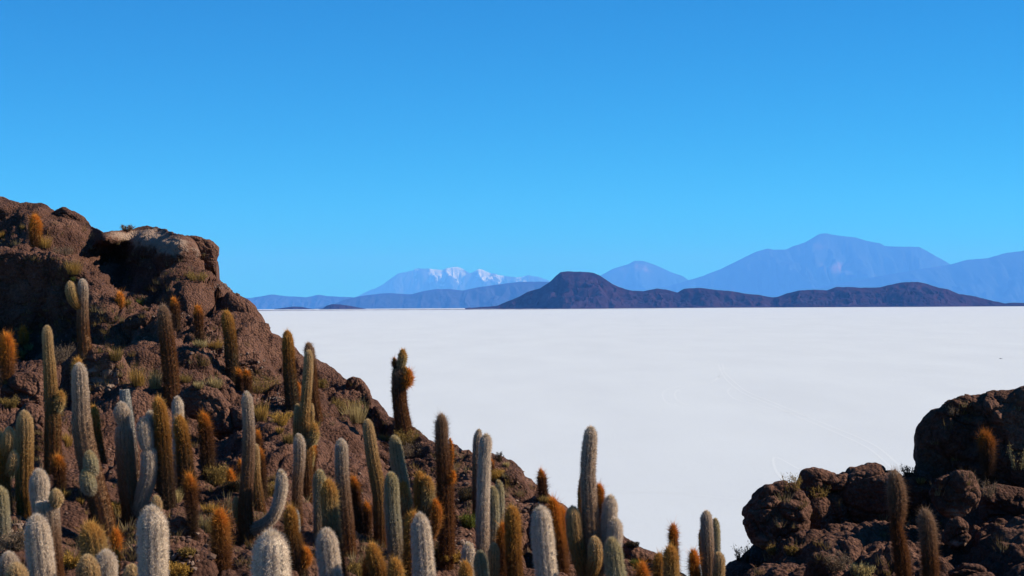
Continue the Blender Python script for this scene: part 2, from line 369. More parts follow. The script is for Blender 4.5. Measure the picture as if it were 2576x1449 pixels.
# ------------------------------------------------------------------ near hillside
SIL = np.array([(-900,400),(-300,440),(-150,470),(0,497),(15,502),(35,511),(50,516),(65,510),(85,513),(105,513),(118,520),(140,534),(150,526),(165,526),(180,533),(210,546),(228,565),(240,575),(262,582),(300,580),(330,577),(350,572),(370,570),(400,576),(430,582),(455,592),(470,598),(500,602),(515,607),(530,612),(543,628),(545,640),(543,655),(546,690),(553,705),(572,722),(588,738),(600,748),(625,757),(635,766),(650,790),(661,804),(666,820),(672,836),(690,842),(705,850),(722,860),(740,869),(753,890),(763,900),(789,904),(823,916),(846,934),(862,944),(873,950),(888,950),(906,956),(920,968),(928,985),(935,1004),(952,1014),(963,1031),(976,1052),(995,1058),(1020,1070),(1039,1076),(1054,1082),(1067,1096),(1078,1108),(1095,1113),(1136,1118),(1150,1120),(1160,1125),(1169,1131),(1179,1131),(1189,1138),(1215,1135),(1232,1136),(1249,1146),(1271,1154),(1288,1163),(1301,1169),(1314,1182),(1321,1200),(1336,1208),(1358,1228),(1377,1243),(1394,1256),(1410,1270),(1428,1284),(1470,1302),(1510,1322),(1545,1338),(1565,1348),(1604,1378),(1644,1398),(1680,1420),(1709,1441),(1735,1456),(1765,1466),(1795,1449),(1824,1428),(1838,1416),(1862,1404),(1880,1387),(1896,1368),(1906,1345),(1912,1300),(1925,1262),(1945,1238),(1985,1228),(2020,1210),(2060,1200),(2140,1203),(2200,1200),(2262,1210),(2310,1200),(2325,1170),(2332,1100),(2350,1050),(2390,1012),(2440,998),(2500,990),(2576,985),(2700,1010),(3100,1060),(3600,1080)], float)
CP = np.array([(-900,400,105),(-300,440,100),(0,497,96),(130,525,94),(228,565,92),(400,574,90),(548,625,88),(551,690,86),(640,770,84),(720,860,80),(860,945,76),(935,1000,74),(1040,1076,68),(1150,1118,65),(1300,1169,61),(1420,1280,57),(1565,1349,54),(1700,1440,51),(1760,1470,50),(1900,1370,52),(2100,1205,54),(2300,1200,54.5),(2340,1050,56),(2576,985,56),(3100,1060,54),(3600,1080,54),
(-300,800,82),(-300,1100,58),(-300,1449,35),(-900,1449,35),(-900,2150,20),
(0,620,90),(0,660,84),(0,850,81),(100,640,86),(100,860,79),(200,690,83),(200,870,77),(60,960,68),(0,1000,64),
(290,760,79),(250,700,82),(265,600,88.5),(265,650,90),(380,650,87.5),(300,720,87),(450,615,84),(480,690,83.5),(500,610,86),(420,730,82),(550,760,80),(620,830,78),(400,800,76),(350,870,73),(500,860,74),(600,930,71),(700,930,76),(700,1020,66),(800,1050,68),(900,1100,68),(550,1000,66),(430,1000,66),(300,1000,65),(150,1080,58),(300,1150,56),(500,1200,54),(700,1200,54),(1000,1150,64),(900,1250,54),(1100,1250,56),(1250,1260,56),(1100,1400,48),
(0,1250,48),(0,1449,36),(300,1449,37),(600,1449,38),(900,1449,42),(1200,1449,46),(1400,1449,49),(1600,1520,46),
(-300,2150,20),(600,2150,21),(1300,2150,24),(1900,2150,26),(2600,2150,25),(3100,2150,24),(3600,2150,24),
(1900,1449,48),(2100,1449,46),(2300,1449,46),(2576,1449,44),(3100,1449,42),(2300,1300,51),(2576,1300,49),(2100,1330,51)], float)
def tps_fit(cp):
    x = cp[:, :2] / 1000; k = len(x)
    d = np.linalg.norm(x[:, None] - x[None], axis=-1); K = np.where(d > 0, d * d * np.log(d + 1e-12), 0) + np.eye(k) * 2e-5
    Pm = np.concatenate([np.ones((k, 1)), x], 1)
    A = np.block([[K, Pm], [Pm.T, np.zeros((3, 3))]])
    return x, np.linalg.solve(A, np.concatenate([np.log(cp[:, 2]), np.zeros(3)]))
TX, TW = tps_fit(CP)
def depth(u, v):
    out = TW[-3] + TW[-2] * u / 1000 + TW[-1] * v / 1000
    for i in range(len(TX)):
        d2_ = (u / 1000 - TX[i, 0]) ** 2 + (v / 1000 - TX[i, 1]) ** 2
        out = out + TW[i] * .5 * d2_ * np.log(d2_ + 1e-12)
    return np.exp(out)
ug = np.concatenate([np.arange(-900, -40, 20), np.arange(-40, 1720, 2.3), np.arange(1720, 2620, 3.2), np.arange(2620, 3620, 25)])
vs0 = np.interp(ug, SIL[:, 0], SIL[:, 1])
tv = np.linspace(0, 1, 400)
kk = np.exp(-np.linspace(-2, 2, 81) ** 2); kk /= kk.sum()
vsm = np.convolve(np.pad(vs0, 40, mode='edge'), kk, 'valid')
for _ in range(2): vsm = np.convolve(np.pad(vsm, 40, mode='edge'), kk, 'valid')
v_mid = np.maximum(1500.0, vsm + 80)
Vl = (v_mid - vsm)[None] * tv[:, None]
Vg = vsm[None] + Vl + (vs0 - vsm)[None] * np.exp(-(Vl / 75))      # visible rows
tb = np.linspace(0, 1, 50)[1:]
Vb = v_mid[None] + (2150 - v_mid)[None] * tb[:, None]
Vall = np.concatenate([Vg, Vb]); Uall = np.repeat(ug[None], len(Vall), 0)
Dall = depth(Uall, Vall)
# the deep hollow under the clifftop slab
e_ = ((Uall - 318) / 108) ** 2 + ((Vall - 655 - (Uall - 318) * .12) / 52) ** 2
Dall = Dall + .6 * np.clip((1 - e_) * 1.3, 0, 1)
Pm_ = at(Uall, Vall, Dall)
# far side of the hill: rolls over the skyline and falls to the salt
bk = np.geomspace(.12, 75, 60)[::-1]
sk = Pm_[0]; slope = (sk[:, 2] - EYE) / sk[:, 1]
far = np.repeat(sk[None], len(bk), 0).copy()
far[..., 1] += bk[:, None] * 1.0; far[..., 0] += bk[:, None] * (sk[:, 0] / sk[:, 1])[None] * .5
drop = .95 * bk ** 2 / (bk + 2.0)
far[..., 2] += (np.minimum(slope[None], .02) * bk[:, None]) - drop[:, None]
far[..., 2] = np.maximum(far[..., 2], -4)
# towards and under the camera
last = Pm_[-1]; k_ = np.linspace(0, 1, 26)[1:]
near = np.repeat(last[None], len(k_), 0).copy()
near[..., 1] = last[None, :, 1] * (1 - k_[:, None]) - 8 * k_[:, None]
zt = EYE - 1.75; e = (3 * k_ ** 2 - 2 * k_ ** 3)[:, None]
near[..., 2] = last[None, :, 2] * (1 - e) + zt * e
near[..., 0] = last[None, :, 0] * (1 + .9 * k_[:, None])
G = np.concatenate([far, Pm_, near]); nf = len(bk)
# raised features: normals and relief
def normals(G):
    a = np.gradient(G, axis=0); b_ = np.gradient(G, axis=1); nn = np.cross(a, b_)
    nn /= np.linalg.norm(nn, axis=-1)[..., None] + 1e-9; return nn
Nn = normals(G)
sgn = np.sign((Nn * (CAMP - G)).sum(-1)[nf + 200].mean()); Nn = Nn * sgn
for _ in range(6):   # smooth the normals
    Nn[1:-1] = (Nn[:-2] + Nn[1:-1] * 2 + Nn[2:]) / 4; Nn[:, 1:-1] = (Nn[:, :-2] + Nn[:, 1:-1] * 2 + Nn[:, 2:]) / 4
rows = np.arange(len(G)) - nf
dv = np.zeros(G.shape[:2]); dv[nf:nf + len(Vall)] = Vall - vs0[None]
fade = np.clip(dv / 55, 0, 1); fade = .12 + .88 * fade * fade * (3 - 2 * fade)
H = lumps(G, 1.0, 5)
d1, d2 = worley(G / .9 + 3, 77)
cracked = np.clip(fbm(G * .25, 2, 91) * 3 + .1, 0, 1)
H = H + .10 * cracked * np.minimum(d2 - d1, .25) / .25
hm = H.mean()
G = G + Nn * ((H - hm) * fade)[..., None]
# small scale roughness on the skyline itself
G[..., 2] += (1 - fade) * .09 * fbm(G * 2.2, 3, 55)
# where the valley runs out of the picture keep the relief soft
pale = np.full(G.shape[:2], -1.0)
Uf = np.repeat(ug[None], len(G), 0); Vf = np.full(G.shape[:2], -999.0); Vf[nf:nf + len(Vall)] = Vall
P0 = np.full(G.shape[:2], .085)
for cu, cv, wu, wv, a in ((385, 600, 70, 26, .48), (310, 592, 60, 12, .3), (440, 630, 40, 22, .36), (500, 640, 30, 40, .12), (470, 800, 60, 20, .3), (540, 880, 40, 16, .2), (60, 560, 80, 40, .14),
                          (1080, 1010, 5, 5, 0), (700, 1000, 50, 10, .16), (490, 1380, 60, 50, .1)):
    P0 = P0 + a * np.exp(-((Uf - cu) / wu) ** 2 - ((Vf - cv) / wv) ** 2)
nI, nJ = G.shape[:2]
hill = mesh_obj('rocky_hillside', G.reshape(-1, 3), [grid_faces(nI, nJ)[:, ::-1] if sgn > 0 else grid_faces(nI, nJ)], [ROCK])
add_float_attr(hill, 'pale', P0.ravel())
tag(hill, 'dark brown lumpy rock hillside of the cactus island', 'hillside', kind='structure')

# ------------------------------------------------------------------ boulders
rock_objs = [hill]
def boulder(outline, Y, label, seed, pale=.08, big=.55, depthf=.75, name='boulder', group=None, sink=.25, res=1.0, pale_at=None, tilt=0.0):
    o_ = np.array(outline, float); c = o_.mean(0)
    # radius as a function of angle (dense, smoothed)
    closed = np.vstack([o_, o_[:1]]); dense = np.vstack([closed[i] + (closed[i + 1] - closed[i]) * np.linspace(0, 1, 40)[:, None] for i in range(len(o_))])
    a = np.arctan2(dense[:, 1] - c[1], dense[:, 0] - c[0]); r = np.hypot(dense[:, 1] - c[1], dense[:, 0] - c[0]); od = np.argsort(a)
    nt = int(max(90, min(420, r.mean() * 2 * np.pi / 2.2 * res)))
    t = np.linspace(-np.pi, np.pi, nt, endpoint=False)
    rt = np.interp(t, a[od], r[od], period=2 * np.pi)
    k = np.ones(3) / 3; rt = np.convolve(np.pad(rt, 1, mode='wrap'), k, 'valid')
    npf = int(max(40, min(200, r.mean() / 1.6 * res)))
    phf = np.linspace(.004, np.pi / 2, npf); php = np.concatenate([phf, np.linspace(np.pi / 2, np.pi - .004, npf // 3)[1:]])
    Rm = r.mean() * Y / F
    sx = np.abs(np.sin(php)) ** .8; rs = rt.mean() + (rt - rt.mean())
    uu = c[0] + sx[:, None] * np.cos(t) * (rs[None]); vv = c[1] + sx[:, None] * np.sin(t) * (rs[None])
    # in world space: lies in the plane at depth Y, thickness forward and back
    cY = Y + Rm * depthf * sink
    base = at(uu, vv, np.full(uu.shape, cY))
    dd = -np.sign(np.cos(php)) * np.abs(np.cos(php)) ** .7 * Rm * depthf
    P = base + ray(uu, vv) * dd[:, None, None] * 1.0
    P = CAMP + (P - CAMP) * ((P[..., 1] - tilt * (P[..., 0] - P[..., 0].mean())) / P[..., 1])[..., None]
    Nn = normals(P); cen = at(c[0], c[1], cY)
    s = np.sign(((P - cen) * Nn).sum(-1).mean()); Nn *= s
    h = lumps(P, big, seed); f = .25 + .75 * np.abs(np.cos(php)) ** .6
    P = P + Nn * ((h - h.mean() * 1.0) * f[:, None])[..., None]
    loc = P.reshape(-1, 3).mean(0); loc[2] = P[..., 2].min()
    V = P.reshape(-1, 3); n0 = len(V)
    V = np.vstack([V, P[0].mean(0), P[-1].mean(0)])
    j = np.arange(nt); fa = grid_faces(len(php), nt, True)
    c1 = np.stack([np.full(nt, n0), (j + 1) % nt, j], 1); lastr = (len(php) - 1) * nt
    c2 = np.stack([np.full(nt, n0 + 1), lastr + j, lastr + (j + 1) % nt], 1)
    if s < 0: fa = fa[:, ::-1]; c1 = c1[:, ::-1]; c2 = c2[:, ::-1]
    ob = mesh_obj(name, V, [fa, c1, c2], [ROCK], loc=loc)
    pv = np.full(uu.shape, pale)
    if pale_at:
        for cu, cv, wu, wv, am in pale_at: pv = pv + am * np.exp(-((uu - cu) / wu) ** 2 - ((vv - cv) / wv) ** 2)
    add_float_attr(ob, 'pale', np.concatenate([pv.ravel(), [pale, pale]]))
    tag(ob, label, 'boulder', group)
    rock_objs.append(ob); return ob

GB = 'boulders of the island'
boulder([(195,874),(235,870),(269,883),(300,900),(320,935),(325,975),(322,1010),(282,1056),(217,1052),(165,1020),(148,980),(152,915)], 66.5, 'big rounded pinkish boulder with pale eroded hollows on the left slope', 11, .10, group=GB, pale_at=[(250,940,45,40,.36),(285,990,20,50,.34)])
boulder([(40,1035),(65,1012),(98,1017),(114,1037),(116,1132),(108,1195),(40,1190),(22,1110)], 54, 'reddish brown boulder behind the green cactus at the left edge', 12, big=.3, group=GB)
boulder([(8,985),(37,946),(75,938),(112,942),(116,990),(108,1025),(50,1022),(10,1015)], 63, 'dark boulder low on the left, behind the tall thin cactus', 13, group=GB)
boulder([(-80,660),(-20,640),(60,632),(130,636),(190,662),(232,696),(270,728),(291,748),(275,782),(262,812),(240,880),(120,885),(-80,880)], 81.0, 'huge dark boulder face in shade under the left clifftop', 14, big=.6, depthf=.36, tilt=.45, group=GB)
boulder([(871,965),(875,953),(888,947),(906,951),(922,963),(931,981),(936,1004),(925,1022),(895,1022),(872,1000)], 75, 'round boulder on the skyline above the golden brush', 15, big=.25, group=GB)
boulder([(575,735),(600,747),(625,756),(635,765),(650,789),(662,804),(671,835),(673,880),(655,925),(620,900),(590,862),(560,830),(548,780)], 81, 'large smooth shoulder boulder on the skyline right of the cliff', 16, big=.5, group=GB)
boulder([(455,596),(474,594),(501,597),(529,606),(550,624),(551,642),(545,655),(546,690),(520,694),(486,683),(466,660),(452,628)], 86, 'blocky boulder capping the overhanging cliff edge', 17, .10, big=.5, group=GB, pale_at=[(500,650,30,20,.12)])
boulder([(1256,1215),(1271,1195),(1290,1192),(1306,1198),(1328,1226),(1326,1262),(1303,1293),(1275,1283),(1258,1250)], 58, 'smooth brown boulder below the skyline, right of the twin white cacti', 18, big=.3, group=GB)
boulder([(1146,1150),(1155,1135),(1169,1131),(1180,1129),(1191,1141),(1194,1165),(1178,1180),(1152,1178)], 63, 'small round boulder on the ridge between two tall cacti', 19, big=.2, group=GB)
boulder([(446,998),(486,964),(545,976),(582,1012),(636,1056),(684,1083),(683,1118),(620,1128),(560,1112),(520,1085),(470,1052)], 62.5, 'broad rough dark boulder in the middle of the slope behind the tall white cactus', 20, big=.8, depthf=.5, group=GB)
boulder([(304,820),(320,795),(345,786),(372,785),(398,806),(402,850),(390,885),(340,885),(308,862)], 75, 'rounded boulder left of the tall leaning brown cactus', 21, big=.35, group=GB)
boulder([(424,1310),(450,1296),(482,1312),(522,1345),(515,1398),(468,1410),(428,1380)], 41, 'cracked boulder beside the pale grass near the bottom left', 22, big=.3, group=GB)
boulder([(1106,1300),(1135,1272),(1165,1300),(1195,1335),(1180,1362),(1130,1372),(1105,1345)], 51, 'slanting dark rock slab behind the lower cacti', 23, big=.15, group=GB)
boulder([(128,548),(140,532),(160,523),(185,534),(213,548),(232,570),(222,590),(180,588),(140,572)], 93, 'dark boulder on the top left skyline', 24, big=.3, group=GB)
boulder([(560,940),(600,905),(650,900),(690,935),(700,975),(640,985),(585,975)], 72, 'brown boulder under the skyline lump, right of the two orange dwarf cacti', 25, big=.5, depthf=.5, group=GB)
boulder([(1340,1275),(1370,1262),(1405,1300),(1428,1345),(1435,1430),(1390,1470),(1345,1440),(1330,1350)], 50, 'tall brown boulder right behind the fat white cactus', 26, .1, big=.3, group=GB)
boulder([(505,1420),(540,1405),(580,1412),(610,1440),(600,1480),(520,1480)], 38, 'low dark boulder at the bottom edge under the orange column cactus', 27, big=.25, group=GB)
boulder([(1560,1362),(1590,1372),(1640,1400),(1690,1432),(1700,1470),(1600,1480),(1555,1420)], 51, 'last brown boulder of the left slope before the salt', 28, big=.4, group=GB)
# right outcrop
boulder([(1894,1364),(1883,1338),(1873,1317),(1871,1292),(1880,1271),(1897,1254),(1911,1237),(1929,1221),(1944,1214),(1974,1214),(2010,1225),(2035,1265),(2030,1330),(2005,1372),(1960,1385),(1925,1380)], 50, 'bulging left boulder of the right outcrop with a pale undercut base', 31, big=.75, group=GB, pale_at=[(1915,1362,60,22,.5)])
boulder([(2010,1225),(2016,1200),(2024,1188),(2044,1184),(2068,1187),(2082,1191),(2117,1195),(2140,1191),(2159,1187),(2190,1186),(2213,1189),(2225,1202),(2258,1205),(2270,1250),(2250,1330),(2200,1385),(2120,1400),(2050,1375),(2020,1310)], 51.5, 'broad middle boulder of the right outcrop with shrubs on top', 32, big=.9, depthf=.6, group=GB)
boulder([(2258,1215),(2267,1199),(2288,1188),(2316,1186),(2335,1196),(2345,1230),(2330,1280),(2290,1290),(2262,1260)], 52, 'small boulder between the middle boulder and the giant rock', 33, big=.3, group=GB)
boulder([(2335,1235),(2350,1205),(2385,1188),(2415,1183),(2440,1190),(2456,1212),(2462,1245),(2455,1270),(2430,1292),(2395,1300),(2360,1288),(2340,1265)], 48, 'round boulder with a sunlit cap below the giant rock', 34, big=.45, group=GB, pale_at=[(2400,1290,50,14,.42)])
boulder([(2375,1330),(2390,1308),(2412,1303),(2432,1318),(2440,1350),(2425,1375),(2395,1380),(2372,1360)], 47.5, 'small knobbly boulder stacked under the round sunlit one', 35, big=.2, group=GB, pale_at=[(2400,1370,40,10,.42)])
boulder([(2316,1190),(2312,1139),(2307,1094),(2309,1066),(2319,1045),(2337,1024),(2358,1016),(2368,1005),(2389,993),(2424,978),(2448,979),(2460,983),(2476,975),(2504,970),(2539,974),(2574,968),(2640,965),(2720,1010),(2760,1120),(2700,1260),(2560,1300),(2440,1285),(2340,1230)], 52.5, 'giant dark rock at the right edge, its lumpy top catching sun', 36, big=.95, depthf=.5, tilt=.25, group=GB, pale_at=[(2370,1090,35,60,.1)])
boulder([(2022,1449),(2028,1405),(2050,1390),(2080,1388),(2105,1402),(2122,1449),(2120,1490),(2030,1490)], 44, 'rounded reddish boulder at the bottom of the right outcrop', 37, big=.3, group=GB, pale_at=[(2060,1449,60,20,.15)])
boulder([(2115,1449),(2150,1425),(2190,1440),(2210,1490),(2120,1490)], 43, 'low boulder beside the grey shrub at the bottom right', 38, big=.2, group=GB)
boulder([(2380,1440),(2420,1415),(2470,1420),(2500,1449),(2480,1500),(2390,1500)], 42, 'low rough boulder at the bottom right behind the brown cacti', 39, big=.3, group=GB)
boulder([(2460,1230),(2500,1215),(2600,1240),(2660,1330),(2600,1420),(2520,1400),(2470,1320)], 50, 'dark boulder in deep shade at the foot of the giant rock', 40, big=.5, depthf=.5, group=GB)

bpy.context.view_layer.update()
dg = bpy.context.evaluated_depsgraph_get()
trees = [(BVHTree.FromObject(o_, dg), Vector(o_.location)) for o_ in rock_objs]
def cast(orig, d, maxd=1e4):
    best = None
    d = Vector(d).normalized()
    for t_, off_ in trees:
        h = t_.ray_cast(Vector(orig) - off_, d, maxd)
        if h[0] is not None and (best is None or h[3] < best[1]): best = (h[0] + off_, h[3])
    return best
def hit(u, v):
    for dv_ in (0, 4, 8, 12, 18, 26, 36):
        h = cast(CAMP, ray(u, v + dv_))
        if h and h[0].y < 200 and h[0].z > 5: return np.array(h[0])
    return None
def ground(x, y):
    h = cast((x, y, 80.0), (0, 0, -1))
    return h[0].z if h else None
#@@CACTI
# ------------------------------------------------------------------ cacti
rng = np.random.default_rng(7)
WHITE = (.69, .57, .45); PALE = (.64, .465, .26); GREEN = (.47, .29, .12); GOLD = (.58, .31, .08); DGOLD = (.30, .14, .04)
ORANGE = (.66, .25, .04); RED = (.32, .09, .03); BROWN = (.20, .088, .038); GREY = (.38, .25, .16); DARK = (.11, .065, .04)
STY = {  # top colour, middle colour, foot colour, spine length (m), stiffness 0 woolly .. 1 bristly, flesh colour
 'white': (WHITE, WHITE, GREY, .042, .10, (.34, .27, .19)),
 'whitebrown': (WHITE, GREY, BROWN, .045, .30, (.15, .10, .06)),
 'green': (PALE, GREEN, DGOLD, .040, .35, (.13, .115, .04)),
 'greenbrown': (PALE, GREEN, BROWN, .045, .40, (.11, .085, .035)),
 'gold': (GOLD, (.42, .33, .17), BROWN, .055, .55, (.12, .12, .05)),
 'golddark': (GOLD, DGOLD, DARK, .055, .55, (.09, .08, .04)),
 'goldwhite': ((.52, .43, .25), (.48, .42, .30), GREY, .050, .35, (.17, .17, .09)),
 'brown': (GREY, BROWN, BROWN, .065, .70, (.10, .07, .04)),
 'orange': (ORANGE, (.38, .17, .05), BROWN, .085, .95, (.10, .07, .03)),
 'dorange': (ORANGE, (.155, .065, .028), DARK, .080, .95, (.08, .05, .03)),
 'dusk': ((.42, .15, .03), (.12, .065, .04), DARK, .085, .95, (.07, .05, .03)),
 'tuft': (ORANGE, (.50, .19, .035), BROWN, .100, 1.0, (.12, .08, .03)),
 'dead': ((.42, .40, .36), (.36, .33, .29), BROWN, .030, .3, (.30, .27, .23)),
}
FT = bpy.data.meshes
def stem_mesh(name, pts, Ys, sty, parent, loc, broken=False, dens=1.0, ztop=None, tip='auto', feather=None, cstart=0.0, cspan=None):
    """pts: [(u, v, w)] tip first, in photo units; Ys: depth (m). grows a ribbed fleshy stem with its spines"""
    top, mid, foot, L, stiff, flesh = STY[sty]
    pts = np.array(pts, float)
    cm = catmull(pts, 3.0)
    P = at(cm[:, 0], cm[:, 1], np.full(len(cm), Ys) if np.isscalar(Ys) else np.interp(np.linspace(0, 1, len(cm)), np.linspace(0, 1, len(Ys)), Ys))
    w = 1.06 * np.maximum(cm[:, 2], 4) * (P[:, 1]) / F
    if ztop is not None:      # continue down to the ground
        e = P[-1]; dz = e[2] - ztop
        if dz > .02:
            k = max(2, int(dz / .12)); tt = np.linspace(0, 1, k)[1:]
            dr = P[-1] - P[-min(len(P) - 1, 12)]; lean = dr[0] / max(.05, -dr[2]); lean = max(-.25, min(.25, lean))
            ex = np.stack([e[0] + lean * dz * tt * (1 - tt / 2), np.full(k - 1, e[1]), e[2] - dz * tt], 1)
            P = np.vstack([P, ex]); w = np.concatenate([w, np.full(k - 1, w[-1])])
    seg = np.linalg.norm(np.diff(P, axis=0), axis=1); s = np.concatenate([[0], np.cumsum(seg)]); tot = s[-1]
    rw = w / 2
    Lr = min(L, rw.mean() * (.34 + .33 * stiff))
    core = rw - Lr * (.30 + .42 * stiff)
    nr_rings = max(8, min(160, int(tot / .045))); ss = np.linspace(0, tot, nr_rings)
    if not broken: ss = tot * (np.linspace(0, 1, nr_rings) ** 1.25)
    C = np.stack([np.interp(ss, s, P[:, i]) for i in range(3)], 1); rc = np.interp(ss, s, core)
    Rt = core[min(len(core) - 1, 8)]
    if not broken:
        Rd = max(Rt * 1.25, .05); dome = np.sqrt(np.clip(1 - (1 - np.minimum(ss / Rd, 1)) ** 2, 0, 1)); rc = rc * dome
    sd_ = int(rng.integers(1, 9999))
    rc = rc * (1 + .035 * vnoise(np.stack([ss * 5, ss * 0 + sd_, ss * 0], -1), 3) + .02 * vnoise(np.stack([ss * 17, ss * 0 + sd_, ss * 0], -1), 4))
    T = np.gradient(C, axis=0); T /= np.linalg.norm(T, axis=1)[:, None] + 1e-9
    A = np.cross(T, [0, 1, 0]); A /= np.linalg.norm(A, axis=1)[:, None] + 1e-9; B = np.cross(A, T)
    nrib = int(max(11, min(24, Rt * 2 * np.pi / .075))); ns = nrib * 2
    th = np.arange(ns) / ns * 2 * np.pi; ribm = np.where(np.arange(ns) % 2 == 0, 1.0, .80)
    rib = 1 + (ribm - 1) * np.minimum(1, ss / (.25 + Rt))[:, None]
    V = C[:, None] + (rc[:, None] * rib)[..., None] * (A[:, None] * np.cos(th)[None, :, None] + B[:, None] * np.sin(th)[None, :, None])
    nv = V.shape[0] * ns; V = V.reshape(-1, 3)
    faces4 = grid_faces(len(ss), ns, True)
    cap = np.vstack([C[0] - T[0] * (.0 if broken else .0) + (T[0] * .05 if broken else 0), C[-1]]); V = np.vstack([V, cap])
    j = np.arange(ns); c1 = np.stack([np.full(ns, nv), (j + 1) % ns, j], 1); lr = (len(ss) - 1) * ns; c2 = np.stack([np.full(ns, nv + 1), lr + j, lr + (j + 1) % ns], 1)
    span = cspan or max(tot, 1.2)
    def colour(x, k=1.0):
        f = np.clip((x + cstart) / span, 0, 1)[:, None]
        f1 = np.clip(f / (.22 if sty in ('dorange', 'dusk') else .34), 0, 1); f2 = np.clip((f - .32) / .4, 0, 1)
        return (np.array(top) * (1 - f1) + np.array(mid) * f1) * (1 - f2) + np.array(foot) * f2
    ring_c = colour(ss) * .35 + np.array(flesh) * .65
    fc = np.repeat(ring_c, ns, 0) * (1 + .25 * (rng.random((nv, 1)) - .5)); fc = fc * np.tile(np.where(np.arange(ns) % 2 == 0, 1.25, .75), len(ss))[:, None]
    fc = np.vstack([fc, [flesh, flesh]])
    # spines
    area_px = (tot * rw.mean() * 2) * (F / P[:, 1].mean()) ** 2 / 6.3
    vis = area_px
    n = int(np.clip(vis * (6.5 - 2.2 * stiff) * dens * 2.7, 320, 34000))
    wgt = np.random.default_rng(3).random(n)
    x = rng.random(n) ** 1.1 * tot
    k = rng.integers(0, nrib, n); a = k / nrib * 2 * np.pi + rng.normal(0, .10 + .13 * (1 - stiff), n) * (2 * np.pi / nrib)
    rr_ = np.interp(x, ss, rc); Cx = np.stack([np.interp(x, ss, C[:, i]) for i in range(3)], 1); Tx = np.stack([np.interp(x, ss, T[:, i]) for i in range(3)], 1)
    Ax = np.stack([np.interp(x, ss, A[:, i]) for i in range(3)], 1); Bx = np.stack([np.interp(x, ss, B[:, i]) for i in range(3)], 1)
    nrm = Ax * np.cos(a)[:, None] + Bx * np.sin(a)[:, None]
    base = Cx + nrm * (rr_ * .97)[:, None]
    dome_f = np.clip(1 - x / max(Rt * 1.3, .06), 0, 1)[:, None] if not broken else np.zeros((n, 1))
    out = nrm * (1 - .75 * dome_f) - Tx * dome_f * 1.0
    up = -Tx
    dirv = out * (.45 + .55 * stiff) + up * (rng.normal(.12 + .1 * stiff, .35, n) * (1.25 - .35 * stiff))[:, None] + rng.normal(0, .30 + .08 * stiff, (n, 3))
    if stiff < .25: dirv += np.array([0, 0, -.42])
    dirv /= np.linalg.norm(dirv, axis=1)[:, None]
    ln = Lr * rng.uniform(.55, 1.45, n) * (1 + .35 * dome_f[:, 0]) * (1.25 if stiff < .3 else 1.1)
    if stiff > .5: ln = ln * np.where(rng.random(n) < .16, rng.uniform(1.4, 2.3, n), 1)
    Yd = P[:, 1].mean(); wd = (.0006 + .00009 * Yd) * (.8 if stiff < .3 else 1) * (1.0 if stiff < .6 else .9)
    side = np.cross(dirv, rng.normal(0, 1, (n, 3))); side /= np.linalg.norm(side, axis=1)[:, None] + 1e-9
    tipv = base + dirv * ln[:, None]
    SV = np.stack([base - side * wd, base + side * wd, tipv], 1).reshape(-1, 3)
    sc_ = colour(x) * rng.uniform(.82 - .2 * stiff, 1.12 + .2 * stiff, (n, 1)); sc_ = np.clip(sc_, 0, .85)
    o0 = len(V); SF = (np.arange(n * 3).reshape(-1, 3) + o0)
    V = np.vstack([V, SV]); fc = np.vstack([fc, np.repeat(sc_, 3, 0)])
    mi = np.concatenate([np.zeros(len(faces4) + len(c1) + len(c2), int), np.ones(n, int)])
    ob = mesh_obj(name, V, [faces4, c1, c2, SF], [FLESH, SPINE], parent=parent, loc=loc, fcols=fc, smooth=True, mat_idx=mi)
    # crown tuft at the growing tip
    if not broken and tip:
        tc = {'auto': {'white': (.58, .46, .25), 'whitebrown': (.58, .44, .22), 'green': (.55, .40, .16), 'greenbrown': (.55, .40, .16), 'gold': (.52, .30, .08), 'golddark': (.50, .24, .06),
                       'goldwhite': (.58, .38, .14), 'brown': (.45, .33, .18), 'orange': (.70, .29, .05), 'dorange': (.68, .25, .04), 'tuft': (.75, .32, .05), 'dusk': (.6, .22, .03), 'dead': GREY}[sty]}.get(tip, tip)
        m_ = 90; aa = rng.random(m_) * 2 * np.pi; q = np.sqrt(rng.random(m_)) * Rt * .55
        bs = C[0] + (A[0] * np.cos(aa)[:, None] + B[0] * np.sin(aa)[:, None]) * q[:, None] + T[0] * (Rt * .12 + q[:, None] * .3)
        dd = -T[0] + (A[0] * np.cos(aa)[:, None] + B[0] * np.sin(aa)[:, None]) * (q / Rt)[:, None] * (.5 + stiff * .8) + rng.normal(0, .16, (m_, 3))
        dd /= np.linalg.norm(dd, axis=1)[:, None]; side = np.cross(dd, rng.normal(0, 1, (m_, 3))); side /= np.linalg.norm(side, axis=1)[:, None]
        ll = min(Lr * 1.4, Rt * .9) * rng.uniform(.6, 1.25, m_)
        CV = np.stack([bs - side * wd * 1.3, bs + side * wd * 1.3, bs + dd * ll[:, None]], 1).reshape(-1, 3)
        cc = np.repeat(np.array(tc)[None] * rng.uniform(.7, 1.25, (m_, 1)), 3, 0)
        mesh_obj('crown_tuft', CV, [np.arange(m_ * 3).reshape(-1, 3)], [SPINE], parent=ob, fcols=np.clip(cc, 0, .85), loc=loc)
    return ob
WID = []
